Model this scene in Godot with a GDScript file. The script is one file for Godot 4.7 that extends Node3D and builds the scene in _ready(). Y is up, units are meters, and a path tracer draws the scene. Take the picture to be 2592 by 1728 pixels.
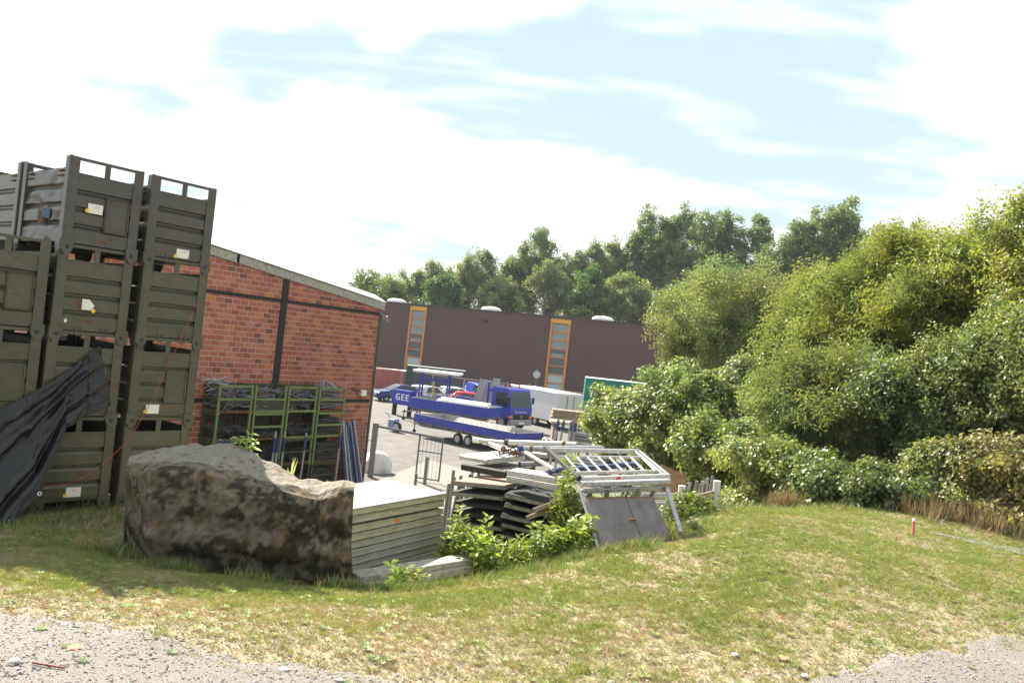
extends Node3D
# A scaffolder's yard behind a grass bank: olive steel box pallets, a boulder, stacked panels, a brick shed, parked vehicles, a brown hall, woods.
# Metres; y is up; the yard lies at y = 0, the gravel road the photographer stands on at y = 4, the eye at y = 5.6.

class G:
	var v := PackedVector3Array()
	var n := PackedVector3Array()
	var c := PackedColorArray()
	var col := Color(1, 1, 1)
	var tint := false
	var x := Transform3D()
	func _p(a: Vector3, m: Vector3) -> void:
		v.append(a); n.append(m)
		if tint: c.append(col)
	func tri(a: Vector3, b: Vector3, d: Vector3) -> void:
		a = x * a; b = x * b; d = x * d
		var m := (b - a).cross(d - a)
		if m.length_squared() < 1e-16: return
		m = m.normalized()
		_p(a, m); _p(d, m); _p(b, m)
	func quad(a: Vector3, b: Vector3, d: Vector3, e: Vector3) -> void:
		tri(a, b, d); tri(a, d, e)
	func qo(a: Vector3, b: Vector3, d: Vector3, e: Vector3, o: Vector3) -> void:
		var m := (b - a).cross(d - a)
		if m.dot((a + b + d + e) / 4.0 - o) < 0.0: quad(a, e, d, b)
		else: quad(a, b, d, e)
	func to(a: Vector3, b: Vector3, d: Vector3, o: Vector3) -> void:
		if (b - a).cross(d - a).dot((a + b + d) / 3.0 - o) < 0.0: tri(a, d, b)
		else: tri(a, b, d)
	func hexa(p: Array) -> void:      # eight corners: bottom 0-3 round, top 4-7 round
		var o := Vector3.ZERO
		for q in p: o += q / 8.0
		for f in [[0, 1, 2, 3], [4, 5, 6, 7], [0, 1, 5, 4], [1, 2, 6, 5], [2, 3, 7, 6], [3, 0, 4, 7]]:
			qo(p[f[0]], p[f[1]], p[f[2]], p[f[3]], o)
	func box(x0: float, x1: float, y0: float, y1: float, z0: float, z1: float) -> void:
		hexa([Vector3(x0, y0, z0), Vector3(x1, y0, z0), Vector3(x1, y0, z1), Vector3(x0, y0, z1), Vector3(x0, y1, z0), Vector3(x1, y1, z0), Vector3(x1, y1, z1), Vector3(x0, y1, z1)])
	func bev(x0: float, x1: float, y0: float, y1: float, z0: float, z1: float, b: float) -> void:
		var o := Vector3((x0 + x1) / 2, (y0 + y1) / 2, (z0 + z1) / 2)
		var h := Vector3(absf(x1 - x0) / 2, absf(y1 - y0) / 2, absf(z1 - z0) / 2)
		var pt := func(s: Vector3, ax: int) -> Vector3:
			var r := Vector3(s.x * (h.x - b), s.y * (h.y - b), s.z * (h.z - b))
			r[ax] = s[ax] * h[ax]
			return o + r
		for ax in 3:
			var i := (ax + 1) % 3
			var j := (ax + 2) % 3
			for s in [-1.0, 1.0]:
				var q := []
				for k in [[-1.0, -1.0], [1.0, -1.0], [1.0, 1.0], [-1.0, 1.0]]:
					var sg := Vector3.ZERO
					sg[ax] = s; sg[i] = k[0]; sg[j] = k[1]
					q.append(pt.call(sg, ax))
				qo(q[0], q[1], q[2], q[3], o)
				for t in [-1.0, 1.0]:
					var s1 := Vector3.ZERO
					s1[i] = s; s1[j] = t; s1[ax] = -1.0
					var s2 := s1
					s2[ax] = 1.0
					qo(pt.call(s1, i), pt.call(s2, i), pt.call(s2, j), pt.call(s1, j), o)
		for sx in [-1.0, 1.0]:
			for sy in [-1.0, 1.0]:
				for sz in [-1.0, 1.0]:
					var sg := Vector3(sx, sy, sz)
					to(pt.call(sg, 0), pt.call(sg, 1), pt.call(sg, 2), o)
	func frame_of(d: Vector3, up: Vector3) -> Basis:
		var z := d.normalized()
		var u := up if absf(z.dot(up)) < 0.98 else Vector3(1, 0, 0.1)
		var s := u.cross(z).normalized()
		return Basis(s, z.cross(s).normalized(), z)
	func bar(p: Vector3, q: Vector3, w: float, h: float, up := Vector3.UP, b := 0.0) -> void:
		var keep := x
		x = x * Transform3D(frame_of(q - p, up), p)
		if b > 0.0: bev(-w / 2, w / 2, -h / 2, h / 2, 0, p.distance_to(q), b)
		else: box(-w / 2, w / 2, -h / 2, h / 2, 0, p.distance_to(q))
		x = keep
	func tube(p: Vector3, q: Vector3, r: float, r2 := -1.0, k := 8, cap := true) -> void:
		var e := r if r2 < 0.0 else r2
		var f := frame_of(q - p, Vector3.UP)
		for i in k:
			var a := TAU * i / k
			var b := TAU * (i + 1) / k
			var na := f.x * cos(a) + f.y * sin(a)
			var nb := f.x * cos(b) + f.y * sin(b)
			var pts := [x * (p + na * r), x * (p + nb * r), x * (q + nb * e), x * (q + na * e)]
			var ma := (x.basis * na).normalized()
			var mb := (x.basis * nb).normalized()
			_p(pts[0], ma); _p(pts[2], mb); _p(pts[1], mb)
			_p(pts[0], ma); _p(pts[3], ma); _p(pts[2], mb)
			if cap:
				tri(p, p + nb * r, p + na * r)
				tri(q, q + na * e, q + nb * e)
	func path(pts: Array, r: float, k := 6, r_end := -1.0) -> void:
		var m := pts.size() - 1
		for i in m:
			var ra := r if r_end < 0.0 else lerpf(r, r_end, float(i) / m)
			var rb := r if r_end < 0.0 else lerpf(r, r_end, float(i + 1) / m)
			tube(pts[i], pts[i + 1], ra, rb, k, i == 0 or i == m - 1)
	func disc(p: Vector3, axis: Vector3, r: float, k := 16) -> void:
		var f := frame_of(axis, Vector3.UP)
		for i in k:
			var a := TAU * i / k
			var b := TAU * (i + 1) / k
			tri(p, p + (f.x * cos(a) + f.y * sin(a)) * r, p + (f.x * cos(b) + f.y * sin(b)) * r)
	func ring(p: Vector3, axis: Vector3, r: float, t: float, k := 18) -> void:
		var f := frame_of(axis, Vector3.UP)
		var pts := []
		for i in k + 1:
			var a := TAU * i / k
			pts.append(p + (f.x * cos(a) + f.y * sin(a)) * r)
		for i in k: tube(pts[i], pts[i + 1], t, t, 5, false)
	func prism(poly: Array, z0: float, z1: float) -> void:    # polygon in the xy plane, pushed along z
		var pv := PackedVector2Array(poly)
		var o := Vector2.ZERO
		for q in pv: o += q / pv.size()
		var idx := Geometry2D.triangulate_polygon(pv)
		for i in range(0, idx.size(), 3):
			var a := pv[idx[i]]
			var b := pv[idx[i + 1]]
			var d := pv[idx[i + 2]]
			to(Vector3(a.x, a.y, z1), Vector3(b.x, b.y, z1), Vector3(d.x, d.y, z1), Vector3(a.x, a.y, (z0 + z1) / 2))
			to(Vector3(a.x, a.y, z0), Vector3(b.x, b.y, z0), Vector3(d.x, d.y, z0), Vector3(a.x, a.y, (z0 + z1) / 2))
		for i in pv.size():
			var a := pv[i]
			var b := pv[(i + 1) % pv.size()]
			qo(Vector3(a.x, a.y, z0), Vector3(b.x, b.y, z0), Vector3(b.x, b.y, z1), Vector3(a.x, a.y, z1), Vector3(o.x, o.y, (z0 + z1) / 2))
	func grid(rows: Array, closed := false, cols := []) -> void:    # smooth surface through rows of points
		var h := rows.size()
		var w: int = rows[0].size()
		var nm := []
		for i in h:
			var r := PackedVector3Array()
			for j in w:
				var a: Vector3 = rows[i][(j + 1) % w if closed else mini(j + 1, w - 1)]
				var b: Vector3 = rows[i][(j + w - 1) % w if closed else maxi(j - 1, 0)]
				var d: Vector3 = rows[mini(i + 1, h - 1)][j]
				var e: Vector3 = rows[maxi(i - 1, 0)][j]
				r.append((a - b).cross(d - e).normalized())
			nm.append(r)
		for i in h - 1:
			for j in (w if closed else w - 1):
				var k := (j + 1) % w
				for q in [[i, j], [i + 1, k], [i, k], [i, j], [i + 1, j], [i + 1, k]]:
					if cols: col = cols[q[0]][q[1]]
					_p(x * rows[q[0]][q[1]], (x.basis * nm[q[0]][q[1]]).normalized())
	func mesh() -> ArrayMesh:
		var a := []
		a.resize(Mesh.ARRAY_MAX)
		a[Mesh.ARRAY_VERTEX] = v
		a[Mesh.ARRAY_NORMAL] = n
		if tint: a[Mesh.ARRAY_COLOR] = c
		var m := ArrayMesh.new()
		m.add_surface_from_arrays(Mesh.PRIMITIVE_TRIANGLES, a)
		return m

const ORD := ["first", "second", "third", "fourth", "fifth", "sixth", "seventh", "eighth", "ninth", "tenth", "eleventh", "twelfth", "thirteenth", "fourteenth", "fifteenth", "sixteenth"]
var rng := RandomNumberGenerator.new()
var used := {}
var M := {}
var HN := FastNoiseLite.new()
var rbf_p := PackedVector2Array()
var rbf_w := PackedFloat64Array()
var rbf_c := Vector3.ZERO

func rf(a: float, b: float) -> float: return rng.randf_range(a, b)
func V(x: float, y: float, z: float) -> Vector3: return Vector3(x, y, z)
func numbered(s: String) -> String:
	var k: int = used.get(s, 0)
	used[s] = k + 1
	return s if k == 0 else "%s_%03d" % [s, k]
func tag(o: Node3D, label := "", category := "", group := "", kind := "") -> void:
	if label: o.set_meta("label", label)
	if category: o.set_meta("category", category)
	if group: o.set_meta("group", group)
	if kind: o.set_meta("kind", kind)
func thing(called: String, label: String, category: String, at := Vector3.ZERO, turn := 0.0, group := "") -> Node3D:
	var o := Node3D.new()
	o.name = numbered(called)
	add_child(o)
	o.position = at
	o.rotation.y = turn
	tag(o, label, category, group)
	return o
func part(called: String, g, m: Material, parent: Node3D) -> MeshInstance3D:
	var o := MeshInstance3D.new()
	o.mesh = g.mesh() if g is G else g
	o.material_override = m
	o.name = called if parent != self else numbered(called)
	parent.add_child(o, true)
	return o
func single(called: String, g, m: Material, label: String, category: String, group := "", at := Vector3.ZERO, turn := 0.0) -> MeshInstance3D:
	var o := part(called, g, m, self)
	o.position = at
	o.rotation.y = turn
	tag(o, label, category, group)
	return o
func structure(called: String, g, m: Material) -> MeshInstance3D:
	var o := part(called, g, m, self)
	tag(o, "", "", "", "structure")
	return o

func lin(r: float, g: float, b: float) -> Color: return Color(r, g, b).linear_to_srgb()
func plain(r: float, g: float, b: float, rough := 0.7, metal := 0.0) -> StandardMaterial3D:
	var m := StandardMaterial3D.new()
	m.albedo_color = lin(r, g, b)
	m.roughness = rough
	m.metallic = metal
	return m
func noise_tex(stops: Array, freq: float, octaves := 4, seed_ := 1, kind := FastNoiseLite.TYPE_SIMPLEX_SMOOTH, size := 512) -> NoiseTexture2D:
	var f := FastNoiseLite.new()
	f.noise_type = kind
	f.frequency = freq
	f.fractal_octaves = octaves
	f.seed = seed_
	var t := NoiseTexture2D.new()
	t.width = size; t.height = size
	t.seamless = true
	t.noise = f
	var g := Gradient.new()
	var off := PackedFloat32Array()
	var cs := PackedColorArray()
	for s in stops:
		off.append(s[0]); cs.append(lin(s[1][0], s[1][1], s[1][2]))
	g.offsets = off; g.colors = cs
	t.color_ramp = g
	return t
func bump_tex(freq: float, octaves := 4, seed_ := 1, strength := 6.0, kind := FastNoiseLite.TYPE_SIMPLEX_SMOOTH) -> NoiseTexture2D:
	var f := FastNoiseLite.new()
	f.noise_type = kind
	f.frequency = freq
	f.fractal_octaves = octaves
	f.seed = seed_
	var t := NoiseTexture2D.new()
	t.width = 512; t.height = 512
	t.seamless = true
	t.noise = f
	t.as_normal_map = true
	t.bump_strength = strength
	return t
# a material whose colour runs through the stops of a noise, laid on without UVs; scale = tiles per metre
func grainy(stops: Array, freq: float, scale: Vector3, rough: float, metal := 0.0, octaves := 4, seed_ := 1, world := false, bump := 0.0) -> StandardMaterial3D:
	var m := StandardMaterial3D.new()
	m.albedo_texture = noise_tex(stops, freq, octaves, seed_)
	m.uv1_triplanar = true
	m.uv1_world_triplanar = world
	m.uv1_scale = scale
	m.roughness = rough
	m.metallic = metal
	if bump > 0.0:
		m.normal_enabled = true
		m.normal_texture = bump_tex(freq * 2.0, octaves, seed_ + 7)
		m.normal_scale = bump
	return m
func leafy(rough := 0.5, through := 0.8) -> StandardMaterial3D:    # colour comes with each sprig
	var m := StandardMaterial3D.new()
	m.albedo_color = Color(1, 1, 1)
	m.vertex_color_use_as_albedo = true
	m.roughness = rough
	m.cull_mode = BaseMaterial3D.CULL_DISABLED
	m.backlight_enabled = true
	m.backlight = lin(through * 0.95, through, through * 0.5)
	return m

func materials() -> void:
	M.olive = grainy([[0.0, [0.046, 0.045, 0.026]], [0.35, [0.061, 0.06, 0.036]], [0.62, [0.073, 0.071, 0.045]], [0.76, [0.083, 0.08, 0.054]], [0.81, [0.075, 0.042, 0.02]], [0.9, [0.07, 0.032, 0.014]], [1.0, [0.13, 0.055, 0.02]]], 0.012, V(0.6, 0.6, 0.6), 0.36, 0.0, 5, 3, true, 0.2)
	M.olive2 = grainy([[0.0, [0.042, 0.04, 0.03]], [0.4, [0.057, 0.055, 0.042]], [0.74, [0.072, 0.069, 0.055]], [0.81, [0.075, 0.045, 0.025]], [1.0, [0.12, 0.05, 0.02]]], 0.015, V(0.7, 0.7, 0.7), 0.3, 0.0, 5, 9, true, 0.2)
	M.rust = grainy([[0.0, [0.05, 0.022, 0.012]], [0.5, [0.13, 0.055, 0.022]], [1.0, [0.2, 0.1, 0.05]]], 0.03, V(1, 1, 1), 0.85, 0.0, 4, 5)
	M.rustdim = grainy([[0.0, [0.035, 0.024, 0.016]], [0.5, [0.065, 0.043, 0.026]], [1.0, [0.1, 0.058, 0.03]]], 0.03, V(1, 1, 1), 0.75, 0.0, 4, 6)
	M.dark = plain(0.012, 0.012, 0.013, 0.6)
	M.black = plain(0.016, 0.017, 0.018, 0.75)
	M.card = grainy([[0.0, [0.55, 0.53, 0.46]], [0.5, [0.72, 0.7, 0.63]], [1.0, [0.78, 0.76, 0.7]]], 0.02, V(4, 4, 4), 0.7)
	M.yellow = plain(0.75, 0.5, 0.02, 0.6)
	M.ink = plain(0.12, 0.12, 0.13, 0.8)
	M.blue_paint = plain(0.03, 0.06, 0.16, 0.6)
	M.orange = plain(0.65, 0.2, 0.04, 0.6)
	M.concrete = grainy([[0.0, [0.2, 0.19, 0.16]], [0.5, [0.33, 0.32, 0.28]], [1.0, [0.42, 0.41, 0.37]]], 0.02, V(0.8, 0.8, 0.8), 0.9, 0.0, 5, 11, false, 0.4)
	M.steel = grainy([[0.0, [0.2, 0.2, 0.21]], [0.5, [0.36, 0.37, 0.38]], [1.0, [0.5, 0.5, 0.5]]], 0.02, V(2, 2, 2), 0.45, 0.55, 4, 13)
	M.alu = grainy([[0.0, [0.34, 0.34, 0.33]], [0.5, [0.5, 0.5, 0.48]], [1.0, [0.62, 0.62, 0.6]]], 0.02, V(2, 2, 2), 0.42, 0.5, 4, 15)
	M.dull = grainy([[0.0, [0.12, 0.12, 0.12]], [0.5, [0.2, 0.2, 0.21]], [1.0, [0.28, 0.28, 0.29]]], 0.02, V(2, 2, 2), 0.6, 0.3, 4, 17)
	M.pale = plain(0.72, 0.72, 0.72, 0.5)
	M.navy = grainy([[0.0, [0.02, 0.03, 0.1]], [0.6, [0.03, 0.05, 0.18]], [1.0, [0.08, 0.1, 0.25]]], 0.02, V(2, 2, 2), 0.5, 0.1, 4, 19)
	M.vblue = grainy([[0.0, [0.022, 0.035, 0.27]], [0.5, [0.028, 0.045, 0.33]], [1.0, [0.034, 0.055, 0.37]]], 0.01, V(0.4, 0.4, 0.4), 0.28, 0.0, 3, 21)
	M.glass = plain(0.02, 0.025, 0.028, 0.06)
	M.tyre = plain(0.022, 0.022, 0.023, 0.85)
	M.rim = plain(0.4, 0.4, 0.41, 0.4, 0.5)
	M.lamp_clear = plain(0.6, 0.6, 0.6, 0.1)
	M.lamp_red = plain(0.35, 0.01, 0.01, 0.3)
	M.wood = grainy([[0.0, [0.28, 0.19, 0.11]], [0.5, [0.42, 0.31, 0.2]], [1.0, [0.55, 0.43, 0.3]]], 0.02, V(0.5, 3, 3), 0.8, 0.0, 4, 23)
	M.greywood = grainy([[0.0, [0.13, 0.1, 0.075]], [0.5, [0.24, 0.19, 0.14]], [1.0, [0.34, 0.28, 0.21]]], 0.02, V(0.6, 3, 3), 0.9, 0.0, 4, 25)
	M.bark = grainy([[0.0, [0.05, 0.04, 0.03]], [0.5, [0.11, 0.09, 0.07]], [1.0, [0.18, 0.15, 0.12]]], 0.03, V(2, 0.7, 2), 0.95, 0.0, 4, 27)

const ROCK_FB := [Vector3(-3.296, 3.448, -7.400), Vector3(-2.889, 3.490, -6.950), Vector3(-2.452, 3.488, -6.900), Vector3(-2.042, 3.519, -6.880), Vector3(-1.711, 3.529, -6.880), Vector3(-1.456, 3.514, -6.900), Vector3(-1.204, 3.479, -6.950), Vector3(-1.145, 3.464, -7.000)]
const ROCK_FT := [Vector3(-3.358, 4.115, -7.400), Vector3(-2.987, 4.195, -6.970), Vector3(-2.534, 4.225, -6.950), Vector3(-2.103, 4.128, -6.920), Vector3(-1.786, 4.107, -6.920), Vector3(-1.499, 4.069, -6.950), Vector3(-1.327, 4.201, -6.980), Vector3(-1.218, 4.229, -7.020)]
const ROCK_BT := [Vector3(-3.416, 4.221, -7.600), Vector3(-3.065, 4.349, -7.700), Vector3(-2.549, 4.387, -7.750), Vector3(-2.162, 4.271, -7.750), Vector3(-1.848, 4.172, -7.700), Vector3(-1.627, 4.151, -7.650), Vector3(-1.395, 4.180, -7.600), Vector3(-1.304, 4.186, -7.550)]
const TARP_U := [Vector3(-5.210, 4.060, -7.347), Vector3(-5.017, 4.271, -7.609), Vector3(-4.831, 4.454, -7.864), Vector3(-4.698, 4.584, -8.040), Vector3(-4.486, 4.831, -8.310), Vector3(-4.355, 5.039, -8.484), Vector3(-4.298, 5.132, -8.568)]
const TARP_L := [Vector3(-4.746, 2.917, -6.889), Vector3(-4.610, 3.063, -7.208), Vector3(-4.511, 3.285, -7.562), Vector3(-4.408, 3.689, -7.920), Vector3(-4.367, 4.280, -8.204), Vector3(-4.280, 4.401, -8.434), Vector3(-4.161, 4.506, -8.654)]
const CORD := [Vector3(-3.629, 5.722, -9.357), Vector3(-3.693, 5.437, -9.281), Vector3(-3.789, 5.006, -9.149), Vector3(-3.895, 4.538, -9.007), Vector3(-3.978, 4.251, -8.891), Vector3(-4.042, 4.069, -8.767), Vector3(-4.128, 3.910, -8.600), Vector3(-4.226, 3.777, -8.420), Vector3(-4.329, 3.713, -8.250), Vector3(-4.431, 3.717, -8.065)]
const GROMMET := [Vector3(-4.407, 3.698, -7.874)]
const T_BACK_A := [Vector3(-0.361, 4.326, -10.600), Vector3(0.041, 4.355, -10.400)]
const T_BACK_B := [Vector3(0.063, 4.364, -10.400), Vector3(0.925, 4.476, -10.000)]
const T_BACK_C := [Vector3(0.212, 4.373, -9.800), Vector3(1.219, 4.478, -9.900)]
const T_SHORT := [Vector3(-0.140, 4.335, -10.300), Vector3(0.033, 4.335, -9.900)]
const T_DIAG := [Vector3(0.298, 4.361, -9.600), Vector3(0.597, 4.320, -8.800)]
const T_DARK := [Vector3(0.221, 4.258, -9.300), Vector3(0.507, 4.301, -9.300)]
const T_BLUE := [Vector3(0.540, 4.277, -8.900), Vector3(1.624, 4.386, -9.500)]
const T_FAR := [Vector3(0.364, 4.338, -10.600), Vector3(1.325, 4.405, -10.500)]
const T_LOW := [Vector3(0.042, 4.291, -10.200), Vector3(0.573, 4.314, -9.900)]
const LADDER := [Vector3(0.826, 4.323, -8.250), Vector3(1.775, 4.426, -8.450), Vector3(1.615, 4.531, -9.500), Vector3(0.537, 4.448, -9.400)]
const TRESTLE := [Vector3(0.834, 4.256, -8.050), Vector3(1.713, 4.353, -8.250), Vector3(1.008, 3.871, -7.500), Vector3(1.836, 4.024, -7.950)]
const DOOR := [Vector3(0.888, 4.203, -7.920), Vector3(1.562, 4.257, -8.100), Vector3(1.721, 3.984, -7.780), Vector3(1.047, 3.857, -7.440)]
const SLAT_A := [Vector3(0.440, 3.927, -8.500), Vector3(0.841, 4.163, -8.300)]
const SLAT_B := [Vector3(0.378, 3.820, -8.600), Vector3(0.833, 4.081, -8.400)]
const REDTOP := [Vector3(0.016, 4.039, -8.900), Vector3(-0.406, 3.979, -9.500), Vector3(-0.089, 4.008, -10.000), Vector3(0.303, 4.069, -9.300)]
const DECKS2 := [Vector3(0.031, 4.020, -8.900), Vector3(0.700, 3.973, -8.700), Vector3(0.854, 4.039, -9.300)]
const PERF := [Vector3(-0.162, 4.215, -9.700), Vector3(-0.451, 4.194, -10.100), Vector3(-0.033, 4.219, -10.600), Vector3(0.287, 4.256, -10.100)]
const BEAM := [Vector3(-0.418, 4.074, -9.900), Vector3(0.123, 4.131, -9.300)]
const PINK_A := [Vector3(0.149, 4.213, -9.200), Vector3(0.589, 4.230, -8.600), Vector3(0.671, 4.241, -8.800), Vector3(0.336, 4.237, -9.400)]
const PINK_B := [Vector3(0.148, 4.159, -9.150), Vector3(0.581, 4.168, -8.550), Vector3(0.668, 4.181, -8.750), Vector3(0.341, 4.180, -9.350)]
const RUSTPLATE := [Vector3(2.338, 4.124, -11.800), Vector3(2.675, 4.026, -11.600), Vector3(2.673, 3.965, -11.600), Vector3(2.354, 3.897, -11.800)]
const POST := [Vector3(2.539, 3.939, -11.200), Vector3(2.546, 3.665, -11.200), Vector3(3.090, 4.018, -11.500), Vector3(3.104, 3.663, -11.500)]
const PLANK := [Vector3(2.611, 3.774, -11.250), Vector3(3.059, 3.876, -11.500), Vector3(2.707, 3.598, -11.200), Vector3(3.097, 3.669, -11.450)]
const BARBLUE := [Vector3(2.233, 3.830, -9.250), Vector3(2.683, 3.857, -9.750)]
const BARWOOD := [Vector3(1.990, 3.831, -8.750), Vector3(2.313, 3.834, -9.100)]
const LOWBOARD := [Vector3(-1.205, 3.262, -7.500), Vector3(-0.177, 3.333, -8.300)]
const STAKE := [Vector3(4.561, 3.960, -8.865), Vector3(4.603, 4.189, -8.970)]

const TREES := [
	[-27.7, -150.0, 15.9, 1.9, 10.3, 0, "small green tree just right of the shed roof"],
	[-22.2, -140.0, 14.7, 2.6, 8.9, 1, "pale green tree right of the small one by the shed roof"],
	[-19.2, -146.0, 16.3, 2.7, 10.0, 0, "rounded tree above the left window strip"],
	[-15.5, -150.0, 18.8, 2.8, 11.9, 3, "taller feathery tree with a bare spike above the left window strip"],
	[-12.1, -134.0, 15.3, 2.3, 9.0, 2, "dark green dense tree behind the left part of the hall"],
	[-10.8, -150.0, 19.5, 2.4, 12.5, 1, "light green tree left of the birch"],
	[-6.7, -140.0, 21.0, 3.1, 14.3, 3, "birch with pointed top above the middle of the hall"],
	[-3.0, -136.0, 16.4, 2.9, 9.9, 1, "yellow green tree right below the birch"],
	[-0.5, -148.0, 20.9, 2.8, 13.6, 0, "mid green tree between the birch and the tall poplar"],
	[3.1, -150.0, 26.3, 4.5, 18.5, 0, "tall broad poplar above the middle of the hall"],
	[5.5, -138.0, 19.7, 3.1, 12.5, 3, "slender grey green tree before the tall poplar"],
	[9.7, -150.0, 22.2, 2.8, 14.5, 1, "soft green tree right of the tall poplar"],
	[12.2, -146.0, 25.2, 3.0, 17.3, 3, "pointed feathery tree above the right window strip"],
	[11.2, -133.0, 18.8, 2.5, 11.7, 2, "deep green dense tree above the right window strip"],
	[16.8, -150.0, 25.0, 3.8, 16.9, 1, "pale olive tree right of the right window strip"],
	[17.7, -134.0, 18.5, 3.6, 11.2, 1, "low yellow green tree behind the right part of the hall"],
	[22.7, -146.0, 31.0, 3.7, 23.2, 0, "tall poplar, leftmost of the high row right of the hall"],
	[26.6, -142.0, 31.4, 3.6, 23.2, 0, "tall poplar, second of the high row right of the hall"],
	[32.4, -146.0, 32.4, 3.9, 23.9, 0, "tall poplar, third of the high row right of the hall"],
	[35.7, -142.0, 31.2, 3.0, 22.8, 0, "tall poplar, fourth of the high row right of the hall"],
	[39.2, -138.0, 31.8, 2.8, 23.0, 0, "tall slim poplar, last of the high row right of the hall"],
	[30.4, -126.0, 21.9, 4.4, 14.7, 2, "dark spreading tree below the row of poplars"],
	[24.4, -124.0, 17.1, 3.6, 10.6, 0, "mid green tree at the right end of the hall roof"],
	[41.6, -120.0, 30.4, 3.2, 23.5, 0, "big poplar with twin top, left half, above the willow"],
	[45.7, -118.0, 31.7, 3.5, 24.3, 0, "big poplar with twin top, right half, above the willow"],
	[39.0, -122.0, 23.5, 3.6, 16.9, 0, "shorter tree between the two groups of poplars"],
	[54.1, -122.0, 29.4, 2.9, 22.4, 3, "thin airy tree right of the big poplar"],
	[59.1, -124.0, 28.9, 3.3, 21.4, 0, "green tree far behind the yellow green thicket"]]
const THICKET := [
	["willow_tree", "grey green willow standing before the right end of the hall", 8.22, -30.00, 6.25, 0.0, Vector3(2.80, 2.32, 2.40), 26, 0.30, 6500, [1.20, 1.90], 2, Color(0.251, 0.290, 0.145), 5, "", "tree"],
	["sallow_tree", "yellow green sallow left in the right thicket, nearest the willow", 8.26, -20.50, 6.03, 0.0, Vector3(1.64, 2.08, 2.20), 26, 0.30, 8500, [1.00, 1.60], 2, Color(0.251, 0.297, 0.112), 6, "", "tree"],
	["sallow_tree", "yellow green sallow in the middle of the right thicket", 9.09, -18.50, 6.52, 0.0, Vector3(1.68, 2.17, 2.40), 28, 0.29, 10000, [0.90, 1.50], 2, Color(0.264, 0.304, 0.099), 6, "", "tree"],
	["sallow_tree", "tallest yellow green sallow at the right edge of the picture", 9.92, -16.50, 6.84, 0.0, Vector3(1.67, 2.16, 2.40), 28, 0.29, 10500, [0.80, 1.35], 0, Color(0.264, 0.290, 0.079), 6, "", "tree"],
	["sallow_bush", "leafy grey green bush at the foot of the left sallow", 5.94, -15.20, 4.56, 0.0, Vector3(1.09, 1.14, 1.30), 22, 0.31, 6000, [0.80, 1.25], 2, Color(0.224, 0.264, 0.112), 5, "bushes at the foot of the thicket", "bush"],
	["sallow_bush", "dense dark bush between the sallows and the grass, middle", 6.68, -14.00, 4.62, 0.0, Vector3(0.97, 1.12, 1.20), 22, 0.31, 6000, [0.75, 1.15], 0, Color(0.172, 0.218, 0.086), 5, "bushes at the foot of the thicket", "bush"],
	["sallow_bush", "dense dark bush below the tallest sallow", 7.58, -13.40, 5.01, 0.0, Vector3(1.00, 1.22, 1.30), 22, 0.31, 6500, [0.70, 1.10], 0, Color(0.172, 0.211, 0.079), 5, "bushes at the foot of the thicket", "bush"],
	["sallow_bush", "tall leafy bush at the far right behind the dry bramble", 8.08, -12.80, 5.53, 0.0, Vector3(0.75, 1.23, 1.20), 20, 0.32, 5000, [0.70, 1.10], 0, Color(0.211, 0.251, 0.086), 5, "bushes at the foot of the thicket", "bush"],
	["bramble", "bright bramble mound reaching out over the yard, leftmost", 4.02, -27.00, 3.25, 0.0, Vector3(1.15, 1.04, 1.60), 16, 0.34, 3200, [1.10, 1.70], 1, Color(0.238, 0.290, 0.112), 3, "bramble mounds", "bramble"],
	["bramble", "broad bramble mound behind the scaffold heap", 4.96, -23.00, 3.70, 0.0, Vector3(1.60, 1.45, 1.90), 22, 0.31, 5600, [1.00, 1.50], 1, Color(0.205, 0.264, 0.106), 3, "bramble mounds", "bramble"],
	["bramble", "grey green bramble mound under the willow", 7.12, -23.00, 4.25, 0.0, Vector3(1.35, 1.35, 1.60), 20, 0.31, 4200, [1.00, 1.50], 1, Color(0.224, 0.264, 0.139), 3, "bramble mounds", "bramble"],
	["bramble", "bramble mound between the heap and the left bush", 4.85, -17.50, 3.76, 0.0, Vector3(1.03, 0.61, 1.20), 18, 0.32, 3200, [0.80, 1.25], 1, Color(0.198, 0.251, 0.099), 3, "bramble mounds", "bramble"],
	["bramble", "low light green bramble beside the pale posts", 4.71, -14.20, 3.96, 0.0, Vector3(0.68, 0.39, 0.80), 14, 0.33, 2000, [0.65, 1.00], 1, Color(0.251, 0.297, 0.119), 2, "bramble mounds", "bramble"],
	["bramble", "low dark bramble at the edge of the mown grass, left", 5.06, -12.90, 3.94, 0.0, Vector3(0.48, 0.29, 0.70), 16, 0.33, 2600, [0.60, 0.95], 1, Color(0.158, 0.211, 0.079), 3, "bramble mounds", "bramble"],
	["bramble", "low dark bramble at the edge of the mown grass, middle", 5.74, -12.00, 4.00, 0.0, Vector3(0.61, 0.28, 0.70), 16, 0.33, 2800, [0.55, 0.90], 1, Color(0.145, 0.191, 0.073), 3, "bramble mounds", "bramble"],
	["bramble", "light green bramble at the right end of the mown grass", 6.56, -11.90, 4.22, 0.0, Vector3(0.51, 0.44, 0.80), 16, 0.33, 2800, [0.55, 0.90], 1, Color(0.211, 0.238, 0.099), 3, "bramble mounds", "bramble"],
	["bramble", "bramble with dry brown stalks at the right edge of the grass", 7.01, -11.30, 4.38, 0.0, Vector3(0.54, 0.54, 0.80), 16, 0.33, 2800, [0.55, 0.90], 1, Color(0.251, 0.238, 0.112), 3, "bramble mounds", "bramble"]]
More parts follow.
